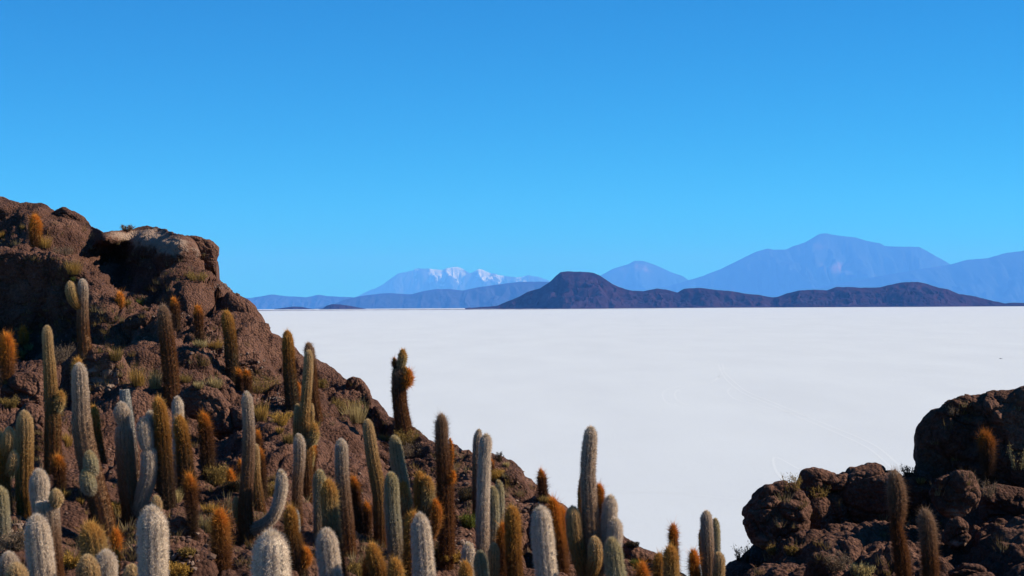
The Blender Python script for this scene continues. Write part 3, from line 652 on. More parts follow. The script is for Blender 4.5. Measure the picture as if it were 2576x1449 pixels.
def cactus(label, sty, stem, Y=None, arms=(), broken=False, dens=1.0, name='column_cactus', group='columnar cacti on the island', tip='auto'):
    """Y None: the foot is seen, so depth comes from the rock at the last point"""
    f = stem[-1]
    if Y is None:
        h = hit(f[0], f[1])
        if h is None: h = at(np.array(f[0]), np.array(f[1]), 60.); print('NOHIT', label)
        Y = float(h[1])
        Y = Y - f[2] * Y / F * .3
    for q in list(stem[:-1]) + [q for a in arms for q in a[1]]:      # keep clear of the rock in front
        hh = cast(CAMP, ray(q[0], q[1]))
        if hh and Y - 9 < hh[0].y < Y + .35: Y = float(hh[0].y) - .35
    e = at(np.array(float(f[0])), np.array(float(f[1])), Y)
    g = ground(e[0], e[1])
    if g is None: g = e[2] - .2
    g = min(g, e[2] + .6)
    root = empty(name, (e[0], e[1], g)); tag(root, label, 'cactus', group)
    loc = np.array([e[0], e[1], g])
    tot = sum(math.hypot(stem[i + 1][0] - stem[i][0], stem[i + 1][1] - stem[i][1]) for i in range(len(stem) - 1)) * Y / F + max(0, e[2] - g)
    WID.append((round(max(p[2] for p in stem) * Y / F, 2), round(tot, 1), round(Y), label[:40]))
    stem_mesh('stem', stem, Y, sty, root, loc, broken=broken, ztop=min(g - .25, e[2] - .05), dens=dens, tip=tip, cspan=max(tot, 1.0))
    for a in arms:
        asty, ap = a[0], a[1]; dy = a[2] if len(a) > 2 else 0.0
        ys = [Y + dy, Y + dy, Y + dy * .4]
        al = sum(math.hypot(ap[i + 1][0] - ap[i][0], ap[i + 1][1] - ap[i][1]) for i in range(len(ap) - 1)) * Y / F
        stem_mesh('arm', ap, ys, asty, root, loc, dens=dens, cspan=max(1.2, al * 1.4))
    return root
C_ = cactus
# --- upper slope, far left
C_('small bright orange bristly cactus near the top left, under the skyline boulders', 'tuft', [(88,546,24),(89,565,32),(89,590,30),(88,618,24)])
C_('grey-brown cactus with one fat green upraised arm, standing before the huge shaded rock', 'whitebrown', [(207,705,20),(209,730,24),(208,780,26),(209,830,30),(213,874,34)], arms=[('green', [(176,710,20),(178,730,27),(184,752,27),(194,768,22),(204,774,16)], -.15), ('white', [(211,707,10),(212,718,11),(208,726,8)], .1)])
C_('small bushy orange cactus beside the top of the tall thin pale cactus', 'tuft', [(58,828,18),(59,845,24),(60,868,18)])
C_('orange-topped bristly cactus at the left edge, beside a dwarf orange one', 'tuft', [(16,846,24),(18,870,34),(18,910,34),(20,955,26)])
C_('tall thin pale cactus with one small round bud arm on its right side, left slope', 'greenbrown', [(119,824,16),(119,845,23),(122,890,25),(126,950,30),(129,1010,32),(133,1060,38),(133,1120,40),(134,1190,42)], arms=[('gold', [(153,990,16),(151,1008,24),(147,1026,22),(138,1036,16)], -.1)])
C_('very tall thick whitish cactus carrying two egg-shaped buds, left foreground', 'whitebrown', [(199,918,26),(200,940,36),(203,1000,40),(206,1070,46),(220,1150,52),(238,1220,52),(258,1300,52),(275,1400,50)], Y=43, arms=[('goldwhite', [(225,1140,22),(227,1160,34),(232,1182,30),(240,1192,18)], -.32), ('goldwhite', [(216,1184,24),(219,1208,38),(225,1228,36),(236,1238,20)], -.36)])
C_('yellow-tipped cactus showing only its crown behind the very tall whitish one', 'gold', [(195,906,18),(195,925,26),(200,1000,26),(215,1100,30),(238,1205,32)], Y=55)
C_('slim golden cactus just right of the very tall whitish one', 'golddark', [(234,1026,18),(237,1050,24),(242,1090,24),(250,1150,30),(260,1215,32)], Y=52)
C_('branched cactus with a pinched grey head on the left and two grey heads right', 'whitebrown', [(306,1016,28),(307,1042,37),(311,1066,26),(311,1074,22),(311,1082,38),(315,1150,43),(322,1220,46),(330,1290,46),(333,1378,42)], Y=46, arms=[('white', [(361,1054,28),(363,1085,36),(369,1118,31),(373,1130,20),(375,1140,36),(374,1195,38),(360,1240,38),(345,1280,34),(336,1300,28)], -.1), ('white', [(378,1037,24),(384,1060,32),(385,1090,32),(380,1115,26),(374,1130,20)], .2)])
C_('dead grey cactus with a broken-off top, behind the branched one', 'dead', [(313,980,22),(315,1005,27),(322,1050,26),(331,1090,20),(340,1150,18),(345,1215,20)], Y=52, broken=True)
C_('tall golden cactus with an orange tip, right of the branched grey-headed one', 'golddark', [(397,1008,22),(402,1030,29),(408,1080,32),(414,1160,36),(418,1220,38),(423,1278,36)])
C_('plain brown cactus half hidden left of the tall golden one', 'brown', [(392,1092,18),(398,1120,24),(405,1180,28),(410,1250,30)], Y=51)
C_('cactus with a white banded head rising behind a golden one, left slope', 'white', [(446,1001,18),(447,1020,26),(448,1050,26),(449,1100,26),(450,1180,28)], Y=53)
C_('thick golden-brown cactus in front of the white banded head', 'golddark', [(452,1053,20),(454,1075,30),(460,1110,32),(464,1150,38),(468,1200,42),(470,1235,42)])
C_('rusty orange shaggy cactus leaning at the foot of the thick golden-brown one', 'dorange', [(477,1204,22),(479,1225,30),(482,1270,30),(486,1332,22)])
C_('dark cactus with a fiery orange head alone on the slope', 'dorange', [(512,1047,20),(515,1070,30),(519,1110,34),(522,1160,34),(525,1205,30)])
C_('small rust-coloured cactus between the two tall left cacti', 'dorange', [(147,1155,22),(148,1175,32),(150,1200,30),(152,1228,26)])
C_('thick smooth pale green cactus near the left edge', 'green', [(61,1037,26),(62,1060,37),(63,1100,40),(62,1160,40),(62,1230,42),(66,1300,42),(68,1340,40)], Y=44)
C_('brown ribbed cactus with green arms, cut off by the left edge', 'golddark', [(7,1130,18),(7,1160,28),(8,1220,32),(12,1290,34),(14,1345,34)], Y=43, arms=[('green', [(22,1079,22),(23,1100,32),(20,1128,32),(12,1150,20)], -.1), ('green', [(34,1136,16),(34,1155,26),(29,1180,26),(18,1192,16)], -.15), ('green', [(-2,1090,18),(-2,1110,28),(-1,1135,26),(4,1150,18)], .1)])
C_('pale golden cactus cut by the left edge near the bottom', 'goldwhite', [(0,1232,30),(2,1270,36),(5,1330,38),(9,1400,38)], Y=36)
C_('cactus with a white woolly head behind the broken-topped grey one', 'white', [(98,1185,32),(99,1208,42),(99,1240,43),(104,1280,40),(108,1330,40)], Y=38)
C_('grey cactus with its top broken off and a small green pup on the rim', 'whitebrown', [(118,1262,48),(121,1290,52),(122,1330,54),(126,1380,52),(134,1449,48)], Y=33, broken=True, arms=[('green', [(140,1236,24),(142,1252,34),(138,1266,28),(128,1274,16)], -.1)])
C_('fat white woolly cactus at the bottom left, its tip golden', 'white', [(93,1301,40),(94,1325,53),(97,1360,60),(101,1400,63),(106,1449,62)], Y=28)
C_('dark shaded woolly cactus head at the bottom left corner', 'whitebrown', [(22,1396,36),(23,1420,46),(26,1449,48)], Y=31)
C_('greenish white cactus head in front of the dark shaded one, bottom left corner', 'green', [(41,1423,40),(42,1445,52),(44,1480,54)], Y=27)
C_('short barrel-like golden cactus in the left foreground', 'gold', [(228,1326,42),(231,1348,57),(237,1385,60),(241,1425,54)], Y=32)
C_('tiny bright golden cactus behind the barrel-like one', 'tuft', [(291,1340,18),(292,1355,26),(293,1372,22)], Y=38, dens=1.4)
C_('cactus head with pale green wool at the bottom, left of a whiter head', 'green', [(220,1404,40),(221,1428,54),(223,1460,58)], Y=28)
C_('whiter cactus head right next to the pale green woolly head at the bottom', 'white', [(266,1391,36),(267,1412,47),(268,1449,48)], Y=29)
C_('low greenish cactus head peeking beside the fattest white column at the bottom', 'green', [(332,1428,32),(333,1449,46),(334,1480,48)], Y=28)
C_('fattest grey-white shaggy column in the left foreground', 'white', [(383,1279,50),(383,1305,64),(384,1345,72),(385,1395,70),(385,1449,68)], Y=26)
C_('small round cactus head just behind the top of the fattest white column', 'green', [(393,1252,16),(394,1265,24),(394,1300,26)], Y=36)
C_('dwarf orange cactus at the foot of the very tall whitish one', 'tuft', [(293,1388,12),(294,1396,18),(294,1410,16)], Y=36)
C_('stout golden orange column standing free near the bottom', 'orange', [(553,1294,28),(554,1318,39),(556,1360,43),(557,1400,45),(559,1434,43)])
# --- slope, middle left
C_('dwarf orange cactus on the ledge below the clifftop recess', 'tuft', [(301,740,16),(302,750,22),(302,765,18)])
C_('tall leaning grey-brown cactus on the ledge of the upper slope', 'brown', [(410,773,20),(412,795,29),(418,840,34),(425,900,37),(430,950,38),(433,998,38)])
C_('small cactus with an orange head, directly right of the tall leaning one', 'dorange', [(436,755,16),(441,775,22),(443,800,22),(443,822,20)])
C_('slender cactus with a blazing orange head in front of the shaded rock hollow', 'dorange', [(497,774,18),(499,792,24),(501,820,22),(503,864,22)])
C_('blond-topped curved brown cactus under the shoulder boulder', 'golddark', [(569,786,20),(572,806,28),(579,850,29),(582,895,31),(586,945,30)])
C_('darker cactus of a dwarf pair at the foot of the blond-topped one', 'dorange', [(600,934,14),(602,948,20),(601,978,20)])
C_('brighter orange cactus of a dwarf pair below the blond-topped one', 'dorange', [(620,937,14),(623,952,20),(622,984,20)])
C_('tall blond-topped cactus whose head overlaps the salt beside the ridge', 'golddark', [(722,836,16),(724,856,25),(727,915,29),(731,970,32),(736,1028,34)])
C_('dwarf orange cactus between the blond-topped cactus and the many-armed one', 'tuft', [(749,966,10),(750,976,14),(751,992,14)])
C_('brown-headed cactus standing behind the many-armed green-white one', 'brown', [(776,867,18),(779,888,24),(783,930,25),(789,1000,26),(799,1056,26)])
C_('tall slim green-white cactus with several upright arms in the middle of the slope', 'greenbrown', [(777,885,15),(776,905,21),(774,950,22),(769,1010,24),(766,1060,25),(769,1120,24),(773,1180,25),(775,1250,27),(777,1335,28)], Y=56, arms=[('green', [(749,1020,14),(749,1045,20),(748,1090,21),(752,1120,18),(764,1138,14)], .15), ('green', [(784,1018,10),(784,1045,13),(782,1080,13),(774,1100,10)], .15), ('gold', [(790,1071,14),(791,1088,23),(786,1106,25),(774,1118,16)], -.15), ('gold', [(786,1128,10),(785,1150,15),(780,1175,13),(775,1190,9)], .1)])
C_('narrow orange-brown cactus behind the many-armed one', 'dorange', [(788,1122,12),(788,1145,18),(786,1185,18),(784,1228,18)])
C_('white cactus with a swollen head in front of the many-armed one', 'whitebrown', [(751,1097,17),(753,1118,26),(753,1160,26),(749,1210,24),(747,1270,24),(751,1330,24),(757,1400,22)], Y=49)
C_('tall white column with one curved white arm right and a stub left', 'whitebrown', [(621,991,15),(622,1012,24),(626,1080,26),(625,1150,28),(621,1220,30),(617,1270,32),(619,1320,36),(625,1380,40)], Y=48, arms=[('white', [(707,1186,16),(709,1208,26),(706,1240,27),(696,1280,27),(678,1308,27),(655,1322,28),(632,1332,30)], -.05), ('green', [(593,1254,12),(595,1275,18),(599,1300,20),(610,1330,20)], .15)])
C_('grey-green cactus close behind the tall white curved-arm column', 'greenbrown', [(643,1122,14),(644,1150,17),(645,1205,20),(649,1245,26),(654,1285,28),(658,1320,28)], Y=53)
C_('upper of two orange cacti glowing behind the tall white column', 'dorange', [(648,1089,12),(650,1105,18),(652,1128,18)])
C_('lower of two orange cacti glowing behind the tall white column', 'dorange', [(652,1131,12),(656,1155,20),(660,1200,20),(663,1255,20)])
C_('orange dwarf cactus in the grass above the stout golden orange column', 'tuft', [(579,1188,14),(581,1202,22),(582,1222,20)])
C_('dark little cactus left of the tall white column', 'dorange', [(603,1160,10),(604,1175,14),(605,1202,14)])
C_('enormous white furry cactus head at the bottom edge', 'white', [(683,1341,56),(682,1366,76),(681,1400,85),(682,1449,90)], Y=21, dens=1.3)
C_('cactus with a golden head on a ribbed trunk and one round orange pup', 'golddark', [(730,1282,22),(731,1302,30),(734,1340,30),(738,1356,38),(744,1400,42),(751,1449,44)], Y=38, arms=[('orange', [(770,1384,16),(773,1400,26),(768,1418,24),(756,1426,14)], -.05), ('dead', [(744,1282,8),(748,1300,12),(749,1335,13),(744,1350,10)], .1)])
C_('very tall straight cactus with a white top and brown foot, middle bottom', 'whitebrown', [(858,1110,20),(859,1130,29),(860,1190,30),(865,1250,33),(871,1330,37),(876,1390,38),(881,1449,38)], Y=42)
C_('pale cactus just left of a golden thick one near the middle bottom', 'goldwhite', [(804,1188,21),(804,1210,30),(803,1270,27),(803,1330,26),(805,1400,28)], Y=45)
C_('thick golden cactus partly in shadow, behind a fat white one', 'gold', [(826,1216,24),(828,1240,37),(830,1290,38),(835,1340,39),(844,1400,38),(852,1449,36)], Y=40)
C_('fat white cactus at the bottom in front of the thick golden one', 'white', [(820,1336,36),(822,1360,46),(826,1400,51),(832,1449,52)], Y=32)
C_('grey-brown cactus with an orange tip, right of the very tall straight one', 'dorange', [(890,1208,15),(893,1228,23),(897,1265,24),(901,1300,24),(904,1338,24)])
C_('small dark orange cactus in the shade next to the grey-brown orange-tipped one', 'dorange', [(922,1270,14),(924,1290,22),(926,1335,20)])
C_('tall green-headed cactus with a dark slit, leaning slightly, middle of the picture', 'greenbrown', [(925,1060,19),(927,1080,26),(931,1110,28),(938,1155,31),(946,1195,33),(954,1240,34),(956,1300,32),(957,1360,30),(959,1400,30)], Y=46)
C_('blond smooth-topped cactus right of the green-headed one', 'goldwhite', [(992,1101,21),(995,1122,28),(1000,1160,32),(1007,1195,34),(1014,1235,34),(1021,1290,32),(1024,1350,30)], Y=47, arms=[('gold', [(1014,1218,16),(1017,1238,24),(1023,1270,26),(1028,1296,22),(1026,1312,14)], -.2)])
C_('thick cream and gold cactus in front of the blond smooth-topped one', 'goldwhite', [(983,1195,24),(985,1218,33),(986,1270,35),(990,1320,36),(995,1375,38),(1003,1440,42)], Y=40)
C_('dark tilted orange-brown cactus at the bottom edge', 'golddark', [(937,1376,22),(940,1398,34),(948,1425,36),(960,1460,36)], Y=36)
C_('small dark cactus almost hidden left of the tilted one at the bottom', 'dorange', [(922,1412,14),(923,1430,22),(925,1460,22)], Y=38)
C_('short golden orange cactus head at the bottom edge before the cream and gold one', 'gold', [(995,1415,24),(996,1435,32),(997,1475,34)], Y=34)
C_('dark cactus trunk on the ridge, golden knob on top, orange ball at its side', 'brown', [(1001,928,24),(1003,950,32),(1004,990,34),(1008,1030,37),(1015,1070,40),(1021,1096,42)], broken=True, arms=[('gold', [(1013,883,12),(1013,897,22),(1010,915,23),(1005,930,18)], -.05), ('dorange', [(992,904,10),(993,914,18),(997,926,16)], .08), ('gold', [(1020,926,8),(1022,935,14),(1018,945,12)], -.1), ('tuft', [(1029,936,16),(1028,952,28),(1022,966,26),(1012,975,14)], -.12)])
C_('double-headed golden cactus with a third curved arm, middle bottom', 'golddark', [(1055,1194,18),(1056,1215,27),(1058,1260,30),(1062,1310,32),(1066,1400,34)], Y=44, arms=[('gold', [(1075,1205,20),(1077,1228,28),(1076,1255,29),(1069,1285,26),(1062,1305,20)], -.1), ('orange', [(1093,1262,16),(1099,1280,24),(1099,1308,25),(1092,1338,20),(1082,1358,14),(1070,1368,12)], -.12)])
C_('shaggy white cactus with a ragged crown near the middle bottom', 'white', [(1057,1297,28),(1058,1322,41),(1061,1360,46),(1064,1400,49),(1067,1449,51)], Y=32)
C_('brown-gold cactus half hidden left of the ragged white one', 'golddark', [(1040,1296,20),(1036,1320,30),(1033,1370,32),(1031,1449,34)], Y=38)
C_('tall brown cactus with orange growths along its right side, against the ridge', 'brown', [(1110,1050,18),(1111,1070,28),(1112,1120,30),(1116,1160,34),(1119,1220,40),(1121,1290,38),(1123,1350,37),(1124,1396,36)], arms=[('tuft', [(1133,1106,8),(1136,1130,12),(1135,1160,12),(1128,1185,10)], .05), ('tuft', [(1140,1190,12),(1138,1202,20),(1128,1212,18),(1120,1218,10)], -.1)])
C_('dark thin cactus standing close behind the brilliant white one', 'whitebrown', [(1205,1084,12),(1202,1105,20),(1201,1150,22),(1201,1230,24),(1202,1310,24)], Y=52)
C_('tall brilliant white cactus, its smooth column catching the sun, right of centre', 'white', [(1223,1095,20),(1222,1115,28),(1219,1150,28),(1217,1210,29),(1215,1270,30),(1214,1330,31),(1215,1390,31),(1218,1449,32)], Y=43)
C_('cream cactus immediately right of the tall brilliant white one', 'goldwhite', [(1240,1229,17),(1241,1250,24),(1243,1300,26),(1241,1350,26),(1240,1400,24)], Y=46)
C_('slim blond cactus right of the cream one', 'goldwhite', [(1254,1212,14),(1257,1235,20),(1259,1290,19),(1256,1340,17),(1254,1390,17)], Y=49)
C_('small orange cactus peeping over the ridge behind the tall brilliant white one', 'dorange', [(1235,1157,10),(1237,1166,13),(1238,1180,12)])
C_('dark red-orange cactus left of the thick shadowed golden one', 'dorange', [(1265,1326,18),(1263,1350,26),(1262,1400,28),(1262,1449,28)], Y=41)
C_('thick cactus with a lit golden cap and shadowed dark trunk', 'golddark', [(1288,1282,24),(1289,1302,34),(1291,1360,36),(1293,1410,36),(1296,1449,36)], Y=40)
C_('fat pale cactus with silvery wool standing before the tall brown boulder', 'white', [(1362,1278,36),(1362,1303,47),(1365,1350,51),(1370,1400,53),(1376,1449,54)], Y=32)
C_('small white cactus at the bottom left of the tall brilliant white one', 'white', [(1178,1369,20),(1178,1390,29),(1178,1420,29),(1178,1449,28)], Y=39)
C_('pale gold cactus head directly before the tall brilliant white one', 'goldwhite', [(1208,1393,22),(1209,1413,30),(1212,1449,31)], Y=36)
C_('round orange-gold cactus head at the bottom edge, left of the pale gold head', 'gold', [(1171,1422,22),(1171,1440,30),(1172,1475,30)], Y=35)
C_('greenish shadowed cactus head between the white and red-orange ones at the bottom', 'green', [(1242,1371,18),(1242,1392,26),(1241,1449,27)], Y=40)
# --- the big candelabra and the gap
C_('biggest candelabra cactus, a tall grey-white column over the salt, with many arms', 'whitebrown', [(1486,1078,22),(1485,1098,31),(1481,1150,35),(1479,1200,36),(1482,1260,38),(1486,1330,42),(1484,1400,50),(1480,1449,56)], Y=36, arms=[('green', [(1440,1279,25),(1442,1300,35),(1446,1345,37),(1454,1385,37),(1466,1425,38),(1478,1455,36)], -.1), ('green', [(1496,1355,22),(1497,1375,32),(1497,1410,33),(1490,1440,28)], -.4), ('white', [(1535,1251,22),(1535,1272,32),(1532,1310,33),(1528,1360,32),(1518,1410,30),(1500,1445,28)], .05), ('white', [(1548,1308,24),(1548,1328,33),(1546,1360,34),(1540,1400,32),(1522,1440,28)], -.15), ('golddark', [(1462,1204,8),(1460,1240,12),(1461,1300,13),(1466,1360,14),(1474,1400,14)], .25)])
C_('short green-gold cactus with a yellow tip in front of the candelabra, right side', 'goldwhite', [(1540,1360,28),(1542,1382,39),(1545,1410,44),(1550,1449,48)], Y=32)
C_('dark orange-headed cactus right behind the candelabra', 'dorange', [(1507,1224,14),(1509,1242,22),(1510,1290,23),(1510,1380,22)], Y=46)
C_('small long-spined orange cactus alone on the edge of the ridge above the salt', 'dorange', [(1361,1188,14),(1363,1203,22),(1365,1225,23),(1367,1250,22)], dens=1.2)
C_('shaggy orange cactus clump on the ridge, the upper one', 'tuft', [(1391,1262,22),(1394,1278,30),(1397,1300,30),(1402,1322,24)])
C_('shaggy orange cactus on the ridge, the lower one beside the fat pale cactus', 'tuft', [(1411,1281,16),(1415,1298,25),(1417,1325,24),(1418,1345,20)])
C_('dark red bristly cactus rising from the bottom against the salt', 'dorange', [(1693,1326,16),(1694,1345,23),(1695,1390,22),(1697,1449,22)], Y=42, tip=(.4, .08, .03))
C_('golden cactus in front of the dark red one', 'gold', [(1687,1382,24),(1688,1402,33),(1689,1449,36)], Y=36)
C_('smaller brown-gold cactus left of the golden one at the bottom', 'golddark', [(1658,1398,18),(1658,1415,24),(1658,1449,25)], Y=39)
C_('short dark cactus with an orange-gold head near the bottom gap', 'dorange', [(1745,1392,18),(1746,1410,26),(1749,1449,28)], Y=38)
C_('tall pale green cactus in the gap between the two slopes', 'whitebrown', [(1777,1290,19),(1777,1310,27),(1779,1360,28),(1781,1410,28),(1782,1449,28)], Y=40, arms=[('golddark', [(1764,1334,8),(1763,1355,11),(1766,1400,12),(1772,1440,12)], .2)])
C_('golden slim cactus behind the tall pale green one in the gap', 'goldwhite', [(1799,1308,14),(1801,1330,19),(1802,1380,19),(1802,1449,19)], Y=44)
C_('short pale green cactus at the right foot of the tall one in the gap', 'green', [(1808,1394,20),(1809,1412,27),(1808,1449,28)], Y=38)
C_('small orange cactus head on the slope at the bottom, left of the gap', 'orange', [(1616,1426,22),(1617,1445,30),(1618,1480,30)], Y=41)
# --- right outcrop
C_('white-crowned shaggy brown cactus with a pinched waist, right outcrop', 'brown', [(2250,1192,28),(2252,1212,37),(2257,1250,42),(2258,1290,36),(2255,1322,27),(2261,1360,32),(2268,1400,36),(2274,1449,36)], Y=43, tip=(.6, .58, .5))
C_('brown bristly cactus with a blond tip, second on the right outcrop', 'brown', [(2328,1292,24),(2331,1314,35),(2336,1360,37),(2339,1410,38),(2341,1449,38)], Y=42)
C_('orange-headed cactus growing in front of the giant dark rock', 'dusk', [(2479,1095,30),(2482,1115,38),(2484,1145,37),(2485,1175,28),(2484,1200,22)], dens=1.2)

# ------------------------------------------------------------------ shrubs
SHC = {'gold': ((.46, .27, .06), (.24, .15, .05)), 'olive': ((.30, .20, .065), (.15, .105, .04)), 'grey': ((.22, .16, .11), (.13, .095, .065)), 'pale': ((.50, .39, .17), (.30, .22, .10)), 'green': ((.14, .15, .03), (.08, .09, .03)), 'dark': ((.07, .055, .035), (.05, .04, .03))}
def shrub_mesh(V0, W, Hh, kind, form, sd_):
    g = np.random.default_rng(sd_); c1, c2 = np.array(SHC[kind][0]), np.array(SHC[kind][1])
    n_st = {'tuft': 110, 'bush': 60, 'twig': 22}[form]
    vs, cs, fs = [], [], []; off = 0
    for i in range(n_st):
        a = g.random() * 6.283; q = math.sqrt(g.random()) * .35 * W
        b = np.array([math.cos(a) * q, math.sin(a) * q, -.06 * Hh])
        sp = .75 if form == 'tuft' else 1.1
        d = np.array([math.cos(a) * sp * g.random() * W / max(Hh, .01) * .55, math.sin(a) * sp * g.random() * W / max(Hh, .01) * .55, 1.0]); ln = Hh * g.uniform(.55, 1.08)
        d /= np.linalg.norm(d); p1 = b + d * ln * .55 + g.normal(0, .04, 3) * ln; p2 = p1 + (d + g.normal(0, .25, 3)) * ln * .5
        wd = .007 if form != 'twig' else .009
        s = np.cross(d, g.normal(0, 1, 3)); s /= np.linalg.norm(s); s = s * wd
        col = (c1 * g.random() + c2 * g.random()); col = col / max(.4, 1)
        vs += [b - s, b + s, p1 + s * .7, p1 - s * .7, p2]; fs += [(off, off + 1, off + 2), (off, off + 2, off + 3), (off + 3, off + 2, off + 4)]; cs += [c2 * .8] * 2 + [col] * 3; off += 5
        if form != 'tuft':
            nl = 26 if form == 'bush' else 22
            for _ in range(nl):
                t_ = g.uniform(.25, 1.05); p = (b * (1 - t_) + p1 * t_) if t_ < .6 else p1 * (1 - (t_ - .5)) + p2 * (t_ - .5) ; p = p + g.normal(0, .075, 3) * ln
                dl = g.normal(0, 1, 3) + [0, 0, .9]; dl /= np.linalg.norm(dl); L_ = g.uniform(.03, .07); s2 = np.cross(dl, g.normal(0, 1, 3)); s2 /= np.linalg.norm(s2)
                s2 = s2 * .009; col = c1 * g.uniform(.4, 1.15)
                vs += [p - s2, p + s2, p + dl * L_]; fs.append((off, off + 1, off + 2)); cs += [col] * 3; off += 3
        else:
            for _ in range(3):
                b2 = b * .5 + g.normal(0, .02, 3); d2_ = d + g.normal(0, .3, 3); d2_[2] = abs(d2_[2]); d2_ /= np.linalg.norm(d2_); s2 = s * .8; L2 = ln * g.uniform(.5, 1.05); col = c1 * g.uniform(.45, 1.2)
                vs += [b2 - s2, b2 + s2, b2 + d2_ * L2]; fs.append((off, off + 1, off + 2)); cs += [c2, c2, col]; off += 3
    return np.array(vs), np.array(fs), np.clip(np.array(cs), 0, .8)
SN = [0]
def shrub(u, v, w, h, kind, form, label):
    p = hit(u, v)
    if p is None: print('NOHIT shrub', label); return
    W, Hh = w * p[1] / F, h * p[1] / F; SN[0] += 1
    V, Fc, Cc = shrub_mesh(None, W, Hh, kind, form, 100 + SN[0])
    ob = mesh_obj('shrub', V + p, [Fc], [LEAF], loc=p, fcols=Cc, smooth=False)
    tag(ob, label, 'shrub', 'dry shrubs and grass tussocks on the rocks')
S_ = shrub
S_(319,579,30,17,'grey','bush','tiny grey bush on the skyline of the left cliff')
S_(58,578,18,16,'olive','tuft','small olive tuft just left of the top orange cactus')
S_(112,622,40,38,'gold','tuft','golden grass tussock at the foot of the top orange cactus')
S_(158,640,50,26,'grey','bush','grey twiggy bush right of the top orange cactus')
S_(186,688,50,40,'gold','tuft','olive and gold tussock above the two-limbed cactus')
S_(184,706,20,14,'green','tuft','little yellow-green tuft under the tussock above the two-limbed cactus')
S_(352,766,20,16,'green','tuft','small vivid green tuft on the ledge left of the tall leaning cactus')
S_(320,766,26,16,'olive','tuft','olive tuft right beside the dwarf orange ledge cactus')
S_(498,705,50,26,'olive','bush','olive bush under the blocky cliff boulder')
S_(5,597,20,18,'gold','tuft','gold tuft at the left picture edge near the top')
S_(72,880,26,20,'pale','tuft','pale tuft at the foot of the dwarf orange cactus on the left')
S_(155,912,66,56,'grey','bush','large grey-brown bush behind the thin pale cactus')
S_(290,905,42,38,'olive','tuft','olive tussock on the edge of the pinkish eroded boulder')
S_(345,968,56,52,'gold','tuft','wide golden tussock left of the tall leaning cactus')
S_(390,975,44,52,'pale','tuft','pale bushy tussock touching the foot of the tall leaning cactus')
S_(432,1002,44,18,'gold','tuft','flat yellow tuft under the tall leaning cactus')
S_(48,900,32,26,'olive','bush','olive bush by the left edge between two orange cacti')
S_(24,1024,40,30,'olive','bush','olive bush above the left-edge green cacti')
S_(168,1120,34,36,'gold','tuft','gold tussock right of the tall thin pale cactus')
S_(665,988,74,54,'olive','bush','broad olive bush right of the dwarf orange pair')
S_(540,975,46,34,'pale','tuft','pale tussock left of the dwarf orange pair')
S_(505,872,44,22,'pale','tuft','pale yellow tuft at the foot of the slender orange-headed cactus')
S_(540,874,52,26,'gold','tuft','gold grass between the slender orange-headed and the blond-topped cactus')
S_(466,960,40,24,'olive','tuft','olive tuft right of the tall leaning cactus on the slope')
S_(500,975,36,20,'pale','tuft','low pale tuft above the broad dark boulder')
S_(655,1056,44,52,'gold','tuft','golden bush right of the tall white column top')
S_(704,1068,44,36,'gold','bush','golden brown bush left of the many-armed cactus')
S_(893,1060,76,66,'pale','tuft','big golden tussock hanging on the ridge shoulder')
S_(870,1030,70,36,'olive','bush','dark olive bush above the big golden tussock')
S_(805,975,28,26,'olive','bush','small olive bush near the ridge, right of the many-armed cactus top')
S_(545,1215,46,54,'olive','bush','olive bush right of the fiery orange head cactus')
S_(590,1235,40,30,'dark','bush','dark bush under the orange dwarf cactus in the grass')
S_(520,1335,70,54,'pale','tuft','big pale straw tussock left of the stout golden orange column')
S_(527,1286,54,24,'gold','tuft','gold grass above the big pale straw tussock')
S_(440,1262,44,40,'pale','tuft','straw tussock at the foot of the tall golden cactus')
S_(684,1248,48,40,'olive','bush','olive bush left of the white swollen-head cactus')
S_(732,1048,24,16,'gold','tuft','small gold tuft at the foot of the tall blond-topped cactus')
S_(726,1115,36,32,'olive','tuft','olive tuft left of the swollen white head')
S_(703,1088,24,16,'gold','tuft','bright gold tuft in the middle of the left slope')
S_(162,1248,40,22,'gold','tuft','gold tuft at the foot of the small rust-coloured cactus')
S_(203,1266,22,18,'gold','tuft','tiny gold tuft left of the very tall whitish cactus')
S_(39,1380,64,54,'grey','bush','brown twiggy bush at the bottom left')
S_(182,1424,56,36,'gold','bush','golden bush left of the barrel-like cactus at the bottom')
S_(297,1290,46,34,'gold','bush','gold bush between the very tall whitish and the branched cactus')
S_(448,1449,64,40,'gold','bush','golden bush at the bottom beside the fattest white column')
S_(470,1400,34,24,'olive','bush','olive bush left of the stout golden orange column near the bottom')
S_(966,1108,38,20,'olive','tuft','olive tuft left of the ridge cactus with the orange ball')
S_(1028,1116,56,44,'olive','bush','olive brown bush wrapped around the foot of the ridge cactus with the orange ball')
S_(1035,1150,56,44,'grey','bush','grey bush just below the ridge cactus')
S_(1253,1160,22,26,'dark','twig','dark upright twigs on the ridge right of the twin white cacti')
S_(1249,1206,42,30,'gold','bush','gold-brown bush left of the smooth round boulder under the ridge')
S_(1180,1256,60,40,'dark','bush','dark bush left of the tall brilliant white cactus')
S_(1180,1325,40,38,'green','bush','green bush beside the slanting dark slab')
S_(1085,1404,44,42,'olive','bush','olive bush right of the shaggy ragged white cactus')
S_(1128,1412,60,32,'gold','bush','mustard bush at the foot of the tall brown cactus')
S_(1273,1174,20,14,'pale','tuft','tiny pale tuft on the ridge right of the dark twigs')
S_(902,1449,46,40,'olive','bush','olive bush at the bottom right of the very tall straight cactus')
S_(1374,1262,48,18,'olive','tuft','olive mat under the small long-spined ridge cactus')
S_(1592,1376,32,16,'dark','bush','dark low bush on the last slope above the salt')
S_(1598,1424,26,22,'green','tuft','green tuft low on the last slope')
S_(1425,1350,40,30,'grey','bush','grey bush below the lower ridge orange cactus')
